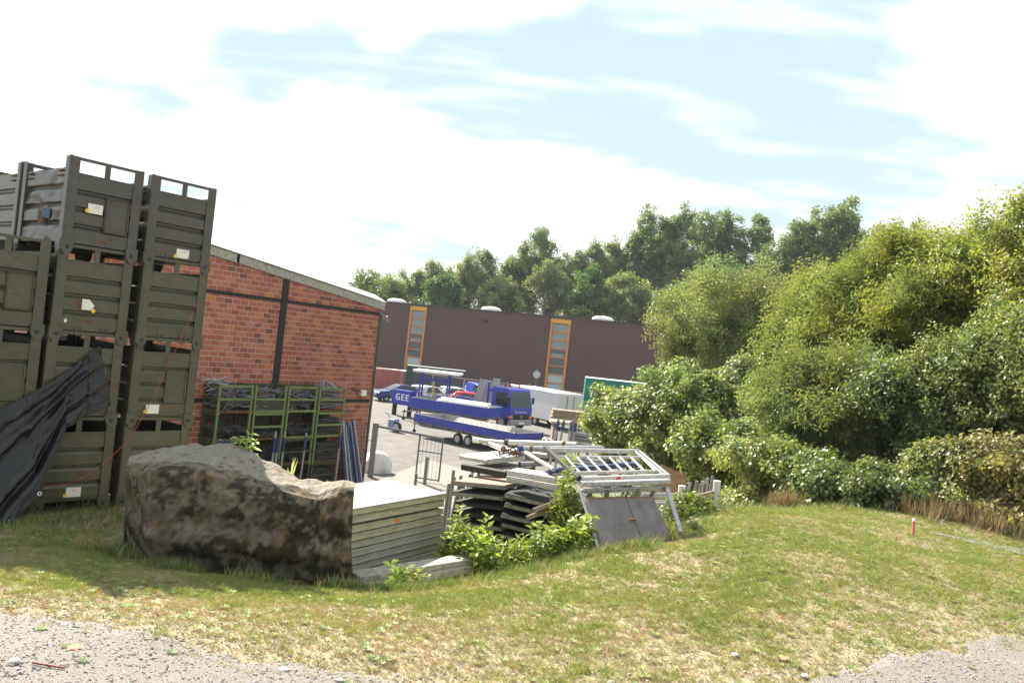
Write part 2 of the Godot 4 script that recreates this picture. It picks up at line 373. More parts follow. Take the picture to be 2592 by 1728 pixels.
const WEEDS := [
	["bright leafy weeds right beside the pale panel stack", -0.34, -8.50, 0.82, 0.20, 95, Color(0.270, 0.340, 0.085)],
	["bright leafy weeds before the left deck pile", -0.03, -8.30, 0.60, 0.24, 90, Color(0.280, 0.350, 0.080)],
	["leafy weeds in front of the deck piles, middle of the gap", 0.30, -8.05, 0.36, 0.24, 80, Color(0.250, 0.310, 0.085)],
	["leafy weeds below the slats left of the trestle", 0.62, -7.85, 0.40, 0.22, 80, Color(0.250, 0.320, 0.085)],
	["leafy weeds at the left foot of the leaning board", 0.88, -7.75, 0.34, 0.16, 80, Color(0.260, 0.330, 0.080)],
	["low weeds behind the trestle's right leg", 2.34, -9.60, 0.20, 0.30, 110, Color(0.160, 0.200, 0.050)],
	["weeds climbing over the end of the ladder frame", 0.74, -8.30, 1.20, 0.14, 50, Color(0.290, 0.350, 0.100)],
	["low weeds at the foot of the long grey board", -0.68, -7.15, 0.14, 0.16, 40, Color(0.250, 0.310, 0.085)],
	["tall thin weeds between the gate leaf and the stack", -0.93, -12.00, 1.00, 0.30, 50, Color(0.160, 0.200, 0.060)]]
const STONES := [
	["dark grey stone lying at the left of the gravel road", -1.97, -3.50, 0.030, 0],
	["pinkish brick shard lying flat in the gravel", -1.85, -3.76, 0.030, 4],
	["white stone in the gravel left of the middle", -0.90, -3.85, 0.022, 2],
	["dark pebble on the gravel road right of the rod", -1.78, -3.54, 0.018, 0],
	["pale stone in the gravel at the bottom right", 1.74, -4.34, 0.020, 2],
	["flat grey stone at the edge of the grass on the right", 1.44, -4.60, 0.022, 1],
	["orange brick shard at the edge of the grass on the right", 1.71, -4.58, 0.030, 4],
	["small white stone by the left edge of the grass", -2.09, -4.12, 0.016, 2],
	["tan stone in the gravel at the bottom middle", -0.63, -3.80, 0.022, 3],
	["grey stone near the bottom right corner", 2.40, -4.74, 0.020, 1]]

func sky_picture() -> Image:
	var w := 2048
	var h := 1024
	var im := Image.create(w, h, false, Image.FORMAT_RGBF)
	var f := FastNoiseLite.new()
	f.noise_type = FastNoiseLite.TYPE_SIMPLEX_SMOOTH
	f.frequency = 0.55
	f.fractal_octaves = 6
	f.fractal_gain = 0.52
	f.seed = 4
	var f2 := FastNoiseLite.new()
	f2.noise_type = FastNoiseLite.TYPE_SIMPLEX_SMOOTH
	f2.frequency = 1.1
	f2.fractal_octaves = 4
	f2.seed = 8
	im.fill(Color(0.16, 0.17, 0.16))
	# banks and gaps of this day's cloud: azimuth, elevation, half widths in degrees, amount
	var banks := [[-11.0, 16.3, 8.0, 2.8, -0.7], [2.0, 16.3, 9.0, 3.6, -0.8], [14.0, 17.5, 9.0, 4.6, -0.8], [-19.0, 17.0, 4.5, 2.6, -0.85], [-25.0, 12.5, 4.0, 1.6, -0.5], [-31.0, 15.0, 7.0, 6.0, 0.35], [28.0, 18.0, 8.0, 7.0, 0.6], [-10.0, 21.5, 8.0, 2.2, 0.5], [-6.0, 10.2, 10.0, 2.6, 0.5], [20.0, 12.0, 9.0, 2.0, 0.15]]
	for j in int(h * 0.54):
		var el := PI * (0.5 - (j + 0.5) / h)
		var y := sin(el)
		var cy := cos(el)
		var eld := rad_to_deg(el)
		var low := 0.75 * exp(-pow(eld / 9.5, 2.0))
		var k := 1.0 / (maxf(y, 0.0) + 0.14)
		for i in w:
			var az := wrapf(TAU * (i + 0.5) / w, -PI, PI)
			var q := Vector3(sin(az) * cy * k, y * 2.0, -cos(az) * cy * k)
			var fine := f2.get_noise_3dv(q * Vector3(2.2, 1.0, 3.4))
			var d := f.get_noise_3dv(q) * 1.6 + 0.2 + low + 0.42 * fine
			var azd := rad_to_deg(az)
			if absf(azd) < 60.0 and eld < 35.0:
				for b in banks:
					d += b[4] * exp(-pow((azd - b[0]) / b[2], 2.0) - pow((eld - b[1]) / b[3], 2.0))
			var cover := smoothstep(-0.12, 0.3, d)
			var wisp := smoothstep(0.0, 0.5, f2.get_noise_3dv(q * Vector3(1.3, 1.0, 4.6) + Vector3(20, 0, 7)))
			cover += (1.0 - cover) * 0.5 * wisp
			var thick := smoothstep(0.5, 1.2, d + 0.5 * f2.get_noise_3dv(q))
			var blue := Color(0.2, 0.27, 0.302).lerp(Color(0.245, 0.29, 0.305), clampf(1.0 - y * 2.2, 0.0, 1.0))
			var white := Color(0.385, 0.39, 0.395).lerp(Color(0.285, 0.29, 0.297), thick * 0.6)
			im.set_pixel(i, j, blue.lerp(white, cover))
	return im

func view_and_light() -> void:
	var cam := Camera3D.new()
	cam.name = "camera"
	add_child(cam)
	cam.position = V(0, 5.6, 0)
	cam.basis = Basis(Vector3.RIGHT, deg_to_rad(0.27)) * Basis(Vector3.BACK, deg_to_rad(6.2))
	cam.fov = 45.4
	cam.near = 0.1
	cam.far = 3000.0
	cam.current = true
	var env := Environment.new()
	env.tonemap_mode = Environment.TONE_MAPPER_LINEAR
	env.tonemap_exposure = 3.3
	env.background_mode = Environment.BG_SKY
	var pano := PanoramaSkyMaterial.new()
	pano.panorama = ImageTexture.create_from_image(sky_picture())
	env.sky = Sky.new()
	env.sky.sky_material = pano
	env.sdfgi_enabled = true
	env.ssao_enabled = true
	env.ssil_enabled = true
	env.fog_enabled = true
	env.fog_density = 0.00025
	env.fog_light_color = lin(0.62, 0.68, 0.74)
	var we := WorldEnvironment.new()
	we.name = "world"
	we.environment = env
	add_child(we)
	var sun := DirectionalLight3D.new()
	sun.name = "sun"
	sun.light_energy = 1.6
	sun.light_color = Color(1.0, 0.955, 0.88)
	sun.light_angular_distance = 0.55
	sun.shadow_enabled = true
	add_child(sun)
	sun.look_at_from_position(Vector3.ZERO, V(0.462, -0.622, 0.632))

# ---------- the lie of the land ----------
func solve_land() -> void:
	var k := [[-12, 3, 3.9], [-6, 0, 4.0], [0, 2, 4.0], [6, 2, 4.0], [14, 2, 4.1], [0, -2, 4.0], [-4, -3.4, 3.97], [4, -4, 4.0], [9, -5, 4.0], [-2.4, -4.3, 3.94], [-1.95, -5.55, 3.72], [-3.1, -6.9, 3.44], [-1.2, -6.7, 3.47], [-4.6, -8.2, 3.37], [-3.6, -9.4, 3.34], [-6, -9.5, 3.35], [-9, -8, 3.42], [-12, -5, 3.65], [-9, -12, 3.1], [-5, -11.6, 3.0],
		[-0.9, -6.37, 3.56], [0.0, -6.75, 3.6], [1.09, -7.46, 3.81], [2.1, -8.87, 3.86], [3.02, -10.9, 3.66], [3.9, -11.3, 3.74], [2.4, -10.3, 3.68], [1.5, -5.5, 3.97], [3, -7, 4.05], [4.6, -8.97, 3.98], [6.18, -11.47, 3.92], [6.4, -9.3, 3.8], [8.0, -9, 3.68], [8, -7, 3.85],
		[-1.5, -7.7, 3.04], [-0.5, -8.4, 3.02], [-0.55, -9.3, 2.95], [-1.3, -9.8, 2.9], [0.3, -9, 2.95], [1.2, -9.6, 3.05], [0.8, -11, 2.5], [2.0, -11.6, 3.0], [-1, -12, 2.2], [3.0, -12.4, 3.3], [4.6, -12.6, 3.55],
		[-4, -15, 1.4], [-9, -16, 1.4], [0, -15, 1.1], [3, -15.5, 2.0], [-4, -19, 0.2], [1, -19, 0.1], [-10, -20, 0.2], [-6, -22, -0.2], [0, -22, -0.2], [-14, -24, -0.2], [3, -25, -0.2], [-6, -27, -0.2], [-18, -18, 0.6], [-22, -8, 3.6], [-24, -30, -0.2], [0, -34, -0.2], [-12, -38, -0.2],
		[6, -15, 3.3], [6, -19, 2.0], [6.5, -25, 0.5], [9, -22, 2.4], [10, -29, 0.9], [12, -18, 3.9], [14, -26, 2.9], [16, -12, 4.3], [22, -20, 4.6], [13, -37, 0.7], [22, -38, 1.6], [7, -36, -0.2], [26, -6, 4.4]]
	var m := k.size() + 3
	var a := []
	for i in m:
		var r := PackedFloat64Array()
		r.resize(m + 1)
		a.append(r)
	for i in k.size():
		rbf_p.append(Vector2(k[i][0], k[i][1]))
	for i in k.size():
		for j in k.size():
			a[i][j] = sqrt(rbf_p[i].distance_squared_to(rbf_p[j]) + 0.35)
		a[i][k.size()] = 1.0; a[i][k.size() + 1] = rbf_p[i].x; a[i][k.size() + 2] = rbf_p[i].y
		a[k.size()][i] = 1.0; a[k.size() + 1][i] = rbf_p[i].x; a[k.size() + 2][i] = rbf_p[i].y
		a[i][m] = k[i][2]
	for i in m:
		var best := i
		for j in range(i + 1, m):
			if absf(a[j][i]) > absf(a[best][i]): best = j
		var t: PackedFloat64Array = a[i]
		a[i] = a[best]; a[best] = t
		for j in range(i + 1, m):
			var q: float = a[j][i] / a[i][i]
			if q != 0.0:
				for l in range(i, m + 1): a[j][l] -= q * a[i][l]
	var s := PackedFloat64Array()
	s.resize(m)
	for i in range(m - 1, -1, -1):
		var t: float = a[i][m]
		for j in range(i + 1, m): t -= a[i][j] * s[j]
		s[i] = t / a[i][i]
	rbf_w = s.slice(0, k.size())
	rbf_c = V(s[k.size()], s[k.size() + 1], s[k.size() + 2])

func land(x: float, z: float) -> float:
	var h := rbf_c.x + rbf_c.y * x + rbf_c.z * z
	var p := Vector2(x, z)
	for i in rbf_p.size():
		h += rbf_w[i] * sqrt(rbf_p[i].distance_squared_to(p) + 0.35)
	if h < 0.6: h = lerpf(-0.12, h, smoothstep(-0.1, 0.6, h))
	return h + HN.get_noise_2d(x, z) * 0.045 * clampf(h, 0.0, 1.0)

func lines(stops: Array) -> PackedFloat32Array:    # [from, to, step] runs
	var r := PackedFloat32Array()
	for s in stops:
		var k := int(round(absf(s[1] - s[0]) / s[2]))
		for i in k: r.append(lerpf(s[0], s[1], float(i) / k))
	r.append(stops[-1][1])
	return r

func road_edge(x: float) -> float:
	var k := [[-9.0, -5.1], [-4.0, -4.6], [-2.4, -4.3], [-0.9, -3.98], [0.4, -3.82], [1.4, -4.08], [2.4, -4.75], [3.6, -5.45], [6.0, -6.4], [10.0, -7.6]]
	for i in k.size() - 1:
		if x <= k[i + 1][0]:
			return lerpf(k[i][1], k[i + 1][1], smoothstep(k[i][0], k[i + 1][0], x))
	return -7.6

func straw(x: float, z: float) -> float:      # 0 green turf .. 1 dried out
	var d := 0.56 + 0.7 * HN.get_noise_2d(x * 2.3 + 40.0, z * 2.3) + 0.35 * HN.get_noise_2d(x * 9.0, z * 9.0 + 70.0)
	d += 0.25 * clampf(1.0 - absf(z - road_edge(x)) / 1.6, 0.0, 1.0) - 0.12
	if x < 1.0: d += 0.12 * smoothstep(1.0, -1.0, x)
	d += 0.22 * smoothstep(-6.2, -4.6, z)
	return clampf(d, 0.0, 1.0)

func ground() -> void:
	var xs := lines([[-26.0, -7.0, 1.0], [-7.0, 9.0, 0.1], [9.0, 26.0, 1.0]])
	var zs := lines([[5.0, -2.0, 0.7], [-2.0, -13.0, 0.1], [-13.0, -40.0, 0.9]])
	var rows := []
	var cols := []
	for z in zs:
		var r := PackedVector3Array()
		var cr := []
		for x in xs:
			r.append(V(x, land(x, z), z))
			var d := straw(x, z)
			var e := HN.get_noise_2d(x * 14.0, z * 14.0)
			var cl := Color(0.22, 0.225, 0.1).lerp(Color(0.36, 0.295, 0.205), clampf(d + 0.25 * e, 0.0, 1.0))
			cr.append(cl)
		rows.append(r); cols.append(cr)
	var g := G.new()
	g.tint = true
	g.grid(rows, false, cols)
	var m := StandardMaterial3D.new()
	m.vertex_color_use_as_albedo = true
	m.albedo_texture = noise_tex([[0.0, [0.45, 0.45, 0.42]], [0.5, [0.85, 0.85, 0.82]], [1.0, [1.0, 1.0, 1.0]]], 0.06, 4, 31)
	m.uv1_triplanar = true
	m.uv1_scale = V(1.6, 1.6, 1.6)
	m.roughness = 0.95
	m.normal_enabled = true
	m.normal_texture = bump_tex(0.08, 4, 33, 8.0)
	m.normal_scale = 0.8
	structure("ground", g, m)

	var far := G.new()
	far.quad(V(-900, -0.3, 60), V(900, -0.3, 60), V(900, -0.3, -1200), V(-900, -0.3, -1200))
	structure("far_ground", far, grainy([[0.0, [0.05, 0.06, 0.025]], [1.0, [0.1, 0.11, 0.05]]], 0.02, V(0.05, 0.05, 0.05), 1.0))

	# gravel road in front, its edge ragged
	rows = []
	for i in 181:
		var x := -9.0 + i * 0.1
		var e := road_edge(x) + 0.16 * HN.get_noise_2d(x * 12.0, 5.0) + 0.06 * HN.get_noise_2d(x * 50.0, 9.0)
		var r := PackedVector3Array()
		for k in 24:
			var z := e + 7.5 * pow(k / 23.0, 1.6)
			r.append(V(x, land(x, z) + (0.012 if k > 0 else -0.01), z))
		rows.append(r)
	g = G.new()
	g.grid(rows)
	var gm := grainy([[0.0, [0.07, 0.062, 0.055]], [0.3, [0.165, 0.15, 0.137]], [0.5, [0.22, 0.204, 0.19]], [0.75, [0.25, 0.233, 0.22]], [1.0, [0.38, 0.365, 0.35]]], 0.16, V(1.1, 1.1, 1.1), 0.95, 0.0, 4, 35, false, 1.0)
	structure("gravel_road", g, gm)
	# the grey path at the foot of the bank on the right
	rows = []
	for i in 30:
		var t := i / 29.0
		var r := PackedVector3Array()
		for k in 6:
			var x := 5.2 + t * 5.0
			var z := -9.75 + (k / 5.0) * (0.2 + t * 1.5) + 0.07 * HN.get_noise_2d(x * 20.0, k * 9.0)
			r.append(V(x, land(x, z) + 0.015, z))
		rows.append(r)
	g = G.new()
	g.grid(rows)
	structure("gravel_path", g, grainy([[0.0, [0.1, 0.1, 0.1]], [0.5, [0.2, 0.2, 0.2]], [1.0, [0.32, 0.31, 0.3]]], 0.09, V(1.5, 1.5, 1.5), 0.95, 0.0, 4, 36, false, 1.0))

	# asphalt of the yard, a concrete slab by the gate
	g = G.new()
	g.quad(V(-70, 0, -17), V(40, 0, -17), V(40, 0, -128), V(-70, 0, -128))
	structure("yard_asphalt", g, grainy([[0.0, [0.07, 0.069, 0.068]], [0.5, [0.1, 0.099, 0.097]], [1.0, [0.13, 0.128, 0.124]]], 0.012, V(0.12, 0.12, 0.12), 0.9, 0.0, 6, 37))
	g = G.new()
	g.x = Transform3D(Basis.IDENTITY, V(0, 0, 0))
	g.prism([Vector2(-4.7, 29.5), Vector2(-3.15, 37.2), Vector2(-1.0, 35.0), Vector2(1.8, 33.0), Vector2(1.8, 27.0), Vector2(-4.7, 27.0)], 0.0, 0.012)
	var slab := structure("concrete_slab", g, grainy([[0.0, [0.14, 0.13, 0.118]], [0.5, [0.185, 0.173, 0.16]], [1.0, [0.22, 0.207, 0.193]]], 0.02, V(0.4, 0.4, 0.4), 0.9, 0.0, 5, 39))
	slab.rotation.x = -PI / 2
	# the wooded slope behind the hall
	rows = []
	for i in 41:
		var r := PackedVector3Array()
		for k in 14:
			var x := -110.0 + i * 6.5
			var z := -118.0 - k * 9.0
			var h := (k / 13.0) * (5.0 + 13.0 * smoothstep(-30.0, 70.0, x)) + 1.5 * HN.get_noise_2d(x * 0.2, z * 0.2) - 0.5
			r.append(V(x, h if k > 0 else -0.4, z))
		rows.append(r)
	g = G.new()
	g.grid(rows)
	structure("hillside", g, grainy([[0.0, [0.02, 0.03, 0.012]], [1.0, [0.06, 0.075, 0.03]]], 0.02, V(0.1, 0.1, 0.1), 1.0))

# ---------- olive steel box pallets ----------
const CW := 0.76
const CL := 1.2
const CH := 0.885
const CTURN := 0.878
var crate_meshes := {}

func rib_panel(half: float, zf: float, y0: float, y1: float, dent: float, sd: int) -> G:   # pressed sheet with three grooves, in the plane z = zf
	var prof := [[y0, 0.0]]
	for k in 3:
		var y := y0 + (y1 - y0) * (0.25 + 0.25 * k)
		if dent > 0.0:
			for w in 4: prof.append([y - 0.045 - 0.11 * (1.0 - w / 4.0) , 0.0])
		prof.append_array([[y - 0.045, 0.0], [y - 0.006, -0.034], [y + 0.012, -0.034], [y + 0.022, 0.0]])
	if dent > 0.0:
		for w in 4: prof.append([lerpf(y0 + (y1 - y0) * 0.75 + 0.03, y1, w / 4.0 + 0.05), 0.0])
	prof.append([y1, 0.0])
	var nx := 18 if dent > 0.0 else 2
	var dn := FastNoiseLite.new()
	dn.seed = sd
	dn.frequency = 2.0
	var rows := []
	for p in prof:
		var r := PackedVector3Array()
		for i in nx:
			var xx := lerpf(-half, half, float(i) / (nx - 1))
			r.append(V(xx, p[0], zf + p[1] - dent * maxf(0.0, dn.get_noise_2d(xx * 1.3, p[0] * 1.5))))
		rows.append(r)
	var g := G.new()
	if dent > 0.0:
		g.grid(rows)
		return g
	for i in rows.size() - 1:
		for j in nx - 1:
			g.quad(rows[i][j], rows[i][j + 1], rows[i + 1][j + 1], rows[i + 1][j])
	return g

func crate_parts() -> void:
	var hx := CW / 2
	var hz := CL / 2
	for s in [[-1, -1], [1, -1], [1, 1], [-1, 1]]:
		var g := G.new()
		var x0: float = s[0] * hx
		var z0: float = s[1] * hz
		g.bev(x0 - s[0] * 0.1, x0, 0.0, CH, z0 - s[1] * 0.006, z0, 0.0025)
		g.bev(x0 - s[0] * 0.006, x0 + s[0] * 0.001, 0.0, CH - 0.002, z0 - s[1] * 0.1, z0 + s[1] * 0.001, 0.0025)
		g.tube(V(x0 - s[0] * 0.012, 0.01, z0 - s[1] * 0.012), V(x0 - s[0] * 0.012, CH + 0.004, z0 - s[1] * 0.012), 0.0155, 0.0155, 8)
		crate_meshes["post%d%d" % s] = g.mesh()
		g = G.new()                                     # flared foot that cups the post below
		for ax in 2:
			var poly := [Vector2(0.012, 0.045), Vector2(-0.115, 0.035), Vector2(-0.115, -0.03), Vector2(-0.085, -0.1), Vector2(-0.06, -0.118), Vector2(-0.03, -0.118), Vector2(0.012, -0.06)]
			var pts := []
			for q in poly:
				pts.append(Vector2(s[ax] * (q.x + (hx if ax == 0 else hz)), q.y))
			if ax == 0:
				g.x = Transform3D()
				g.prism(pts, s[1] * hz + s[1] * 0.003, s[1] * hz + s[1] * 0.017)
			else:
				g.x = Transform3D(Basis(Vector3(0, 0, 1), Vector3(0, 1, 0), Vector3(-1, 0, 0)), Vector3.ZERO)
				g.prism(pts, -s[0] * hx - s[0] * 0.003, -s[0] * hx - s[0] * 0.017)
		crate_meshes["foot%d%d" % s] = g.mesh()
		g = G.new()
		g.tube(V(s[0] * (hx - 0.055), -0.035, s[1] * (hz + 0.016)), V(s[0] * (hx - 0.055), -0.035, s[1] * (hz + 0.02)), 0.02, 0.02, 12)
		crate_meshes["hole%d%d" % s] = g.mesh()
	for e in [1, -1]:
		var g := rib_panel(hx - 0.09, e * (hz - 0.012), 0.02, 0.715, 0.0, 1)
		if e < 0:
			g = rib_panel(hx - 0.09, hz - 0.012, 0.02, 0.715, 0.0, 1)
		crate_meshes["end%d" % e] = g.mesh()
		g = G.new()
		g.bev(-hx + 0.1, hx - 0.1, CH - 0.034, CH - 0.002, e * hz - 0.012, e * hz - 0.001, 0.002)
		g.box(-hx + 0.1, hx - 0.1, 0.715, 0.727, e * hz - e * 0.03, e * hz - e * 0.006)
		crate_meshes["rail%d" % e] = g.mesh()
		g = G.new()
		g.bev(-0.028, 0.03, 0.727, CH - 0.034, e * hz - 0.013, e * hz - 0.003, 0.002)
		crate_meshes["strut%d" % e] = g.mesh()
	var g := G.new()
	g.box(-hx + 0.007, hx - 0.007, 0.012, 0.022, -hz + 0.007, hz - 0.007)
	for k in 3: g.box(-hx + 0.05, hx - 0.05, -0.03, 0.011, -0.45 + k * 0.42, -0.39 + k * 0.42)
	crate_meshes["floor"] = g.mesh()
	crate_meshes["side"] = rib_panel(hz - 0.1, hx - 0.012, 0.02, 0.77, 0.0, 2).mesh()
	crate_meshes["side_dented"] = rib_panel(hz - 0.1, hx - 0.012, 0.02, 0.77, 0.045, 5).mesh()
	g = G.new()
	for k in [-1, 1]:
		g.bar(V(hx - 0.045, 0, 0) * 0.0 + V(k * 0.3, 0, 0), V(k * 0.3, 0, 0.001), 0.01, 0.01)
	g = G.new()                                        # hatch rim on an end panel
	var z := hz - 0.012
	g.bar(V(0.02, 0.17, z), V(0.02, 0.52, z), 0.016, 0.03, Vector3.BACK)
	g.bar(V(0.255, 0.17, z), V(0.255, 0.52, z), 0.016, 0.03, Vector3.BACK)
	g.bar(V(0.012, 0.17, z), V(0.263, 0.17, z), 0.016, 0.03, Vector3.BACK)
	g.bar(V(0.012, 0.52, z), V(0.263, 0.52, z), 0.016, 0.03, Vector3.BACK)
	crate_meshes["hatch_rim"] = g.mesh()
	g = G.new()
	g.box(0.028, 0.247, 0.178, 0.512, z + 0.001, z + 0.006)
	crate_meshes["hatch_plate"] = g.mesh()
	for k in 2:
		g = G.new()
		var xx := -0.14 + k * 0.26
		g.path([V(xx, 0.05, hz - 0.004), V(xx, -0.03, hz + 0.004), V(xx + 0.012, -0.042, hz + 0.006), V(xx + 0.048, -0.042, hz + 0.006), V(xx + 0.06, -0.03, hz + 0.004), V(xx + 0.06, 0.05, hz - 0.004)], 0.0055, 6)
		crate_meshes["hook%d" % k] = g.mesh()

func crate(at: Vector3, label: String, o := {}) -> void:
	var t := thing("steel_box_pallet", label, "box pallet", at, CTURN + rf(-0.008, 0.008), "olive steel box pallets stacked in columns")
	var m: Material = o.get("mat", M.olive)
	for s in ["-1-1", "1-1", "11", "-11"]:
		part("corner_post", crate_meshes["post" + s], m, t)
		var f := part("foot", crate_meshes["foot" + s], m, t)
		part("peg_hole", crate_meshes["hole" + s], M.dark, f)
	for e in [1, -1]:
		var p := part("end_panel", crate_meshes["end1"], m, t)
		if e < 0: p.rotation.y = PI
		part("top_rail", crate_meshes["rail%d" % e], m, t)
		part("strut", crate_meshes["strut%d" % e], m, t)
		var q := part("side_panel", crate_meshes["side_dented" if o.get("dent", false) and e > 0 else "side"], m, t)
		q.rotation.y = -e * PI / 2
		for k in [-1, 1]:
			var g := G.new()
			g.bev(k * 0.4 - 0.07, k * 0.4 + 0.07, 0.735, 0.748, CW / 2 - 0.014, CW / 2 + 0.012, 0.003)
			g.bev(k * 0.4 - 0.07, k * 0.4 + 0.07, 0.683, 0.694, CW / 2 - 0.014, CW / 2 + 0.012, 0.003)
			if at.y > 5.5: part("hinge_clip", g, M.rust, q)
	part("floor", crate_meshes["floor"], m, t)
	if o.get("hatch", false):
		var h := part("hatch", crate_meshes["hatch_plate"], m, t)
		part("rim", crate_meshes["hatch_rim"], M.rustdim if o.get("rusty", false) else m, h)
	if o.get("hooks", false):
		for k in 2: part("hook", crate_meshes["hook%d" % k], m, t)
	if o.has("card"):
		var c: Array = o.card
		var z := CL / 2 - 0.004
		var g := G.new()
		if o.get("cut", false): g.prism([Vector2(c[0], c[1]), Vector2(c[0] + 0.105, c[1]), Vector2(c[0] + 0.125, c[1] + 0.05), Vector2(c[0] + 0.07, c[1] + 0.11), Vector2(c[0], c[1] + 0.11)], z, z + 0.0015)
		else: g.box(c[0], c[0] + 0.15, c[1], c[1] + 0.1, z, z + 0.0015)
		var cm: Material = M.card
		part("label_card", g, cm, t)
		g = G.new()
		var d: Array = o.get("dot", [c[0] - 0.005, c[1] + 0.02])
		g.tube(V(d[0], d[1], z + 0.0018), V(d[0], d[1], z + 0.003), 0.021, 0.021, 14)
		part("yellow_sticker", g, M.yellow, t)
		if o.has("pen"):
			g = G.new()
			for k in 3: g.bar(V(c[0] + 0.07 + k * 0.018, c[1] + 0.062 + rf(-0.01, 0.01), z + 0.0022), V(c[0] + 0.08 + k * 0.018, c[1] + 0.08, z + 0.0022), 0.003, 0.001, Vector3.BACK)
			part("handwriting", g, M.ink, t)
	for q in o.get("marks", []):       # worn paint patches: x, y, w, h, material
		var g := G.new()
		var pts := []
		for i in 9:
			var a := TAU * i / 9
			pts.append(Vector2(q[0] + cos(a) * q[2] * rf(0.6, 1.0), q[1] + sin(a) * q[3] * rf(0.6, 1.0)))
		g.prism(pts, CL / 2 - 0.0115, CL / 2 - 0.0105)
		part("worn_patch", g, q[4], t)

func crates() -> void:
	crate_parts()
	var u := Vector3(cos(CTURN), 0, -sin(CTURN))
	var nn := Vector3(sin(CTURN), 0, cos(CTURN))
	var a := V(-4.63, 0, -8.2) + u * (CW / 2) - nn * (CL / 2)
	var base := 3.37 + 0.118
	var cols := [
		["front left column", a - u * 0.83, 3, [{"hooks": true, "hatch": true}, {"hatch": true}, {"hatch": true, "rusty": true}]],
		["front middle column", a, 4, [{"hooks": true, "card": [-0.06, 0.05], "pen": 1, "mat": "d"}, {"hatch": true, "rusty": true}, {"hooks": true, "card": [-0.1, 0.23], "cut": true, "dot": [0.02, 0.225], "marks": [[-0.13, 0.285, 0.035, 0.07, "rust"], [0.0, 0.115, 0.1, 0.018, "rust"], [-0.24, 0.1, 0.018, 0.025, "card"]]}, {"hatch": true, "rusty": true, "card": [-0.16, 0.34], "pen": 1, "dent": true, "mat": "g", "marks": [[0.02, 0.06, 0.07, 0.025, "rust"]]}]],
		["front right column", a + u * 0.86, 4, [{"hooks": true}, {"hatch": true, "card": [-0.18, 0.04], "marks": [[0.05, 0.11, 0.03, 0.025, "rust"], [0.15, 0.11, 0.03, 0.02, "rust"]]}, {"hooks": true}, {"hooks": true, "card": [-0.02, 0.03], "pen": 1, "mat": "g", "dot": [-0.03, 0.045]}]],
		["column behind the middle one", a - nn * 1.24, 4, [{}, {}, {}, {"mat": "g"}]],
		["column behind the left one", a - u * 0.83 - nn * 1.24, 3, [{}, {}, {}]]]
	var ord4 := ["lowest", "second from the ground", "third from the ground", "topmost"]
	var ord3 := ["lowest", "middle", "topmost"]
	for c in cols:
		for k in c[2]:
			var o: Dictionary = c[3][k]
			for q in o.get("marks", []): q[4] = M[q[4]] if q[4] is String else q[4]
			o.mat = {"d": M.olive, "g": M.olive2}.get(o.get("mat", ""), M.olive)
			var lab := "olive steel box pallet, %s in the %s" % [(ord4 if c[2] == 4 else ord3)[k], c[0]]
			crate(V(c[1].x, base + k * CH, c[1].z) + V(rf(-0.008, 0.008), 0, rf(-0.008, 0.008)), lab, o)
	# blue paint patch with peeled rust on the long side of the topmost middle pallet
	var g := G.new()
	var top := V(a.x, base + 3 * CH, a.z)
	g.x = Transform3D(Basis(Vector3.UP, CTURN), top)
	g.box(-CW / 2 + 0.006, -CW / 2 + 0.011, 0.24, 0.37, 0.02, 0.22)
	var host: Node3D = get_node("steel_box_pallet_006")
	var bp := G.new()
	bp.box(-CW / 2 + 0.006, -CW / 2 + 0.0105, 0.25, 0.36, 0.0, 0.22)
	part("blue_paint_patch", bp, M.blue_paint, host)
	bp = G.new()
	bp.prism([Vector2(-0.06, 0.2), Vector2(0.12, 0.22), Vector2(0.1, 0.27), Vector2(-0.01, 0.26), Vector2(-0.03, 0.36), Vector2(-0.015, 0.47), Vector2(-0.07, 0.42), Vector2(-0.08, 0.3)], 0.0, 0.001)
	var rp := part("rust_streak", bp, M.rust, host)
	rp.rotation.y = -PI / 2
	rp.position = V(-CW / 2 + 0.004, 0, 0)

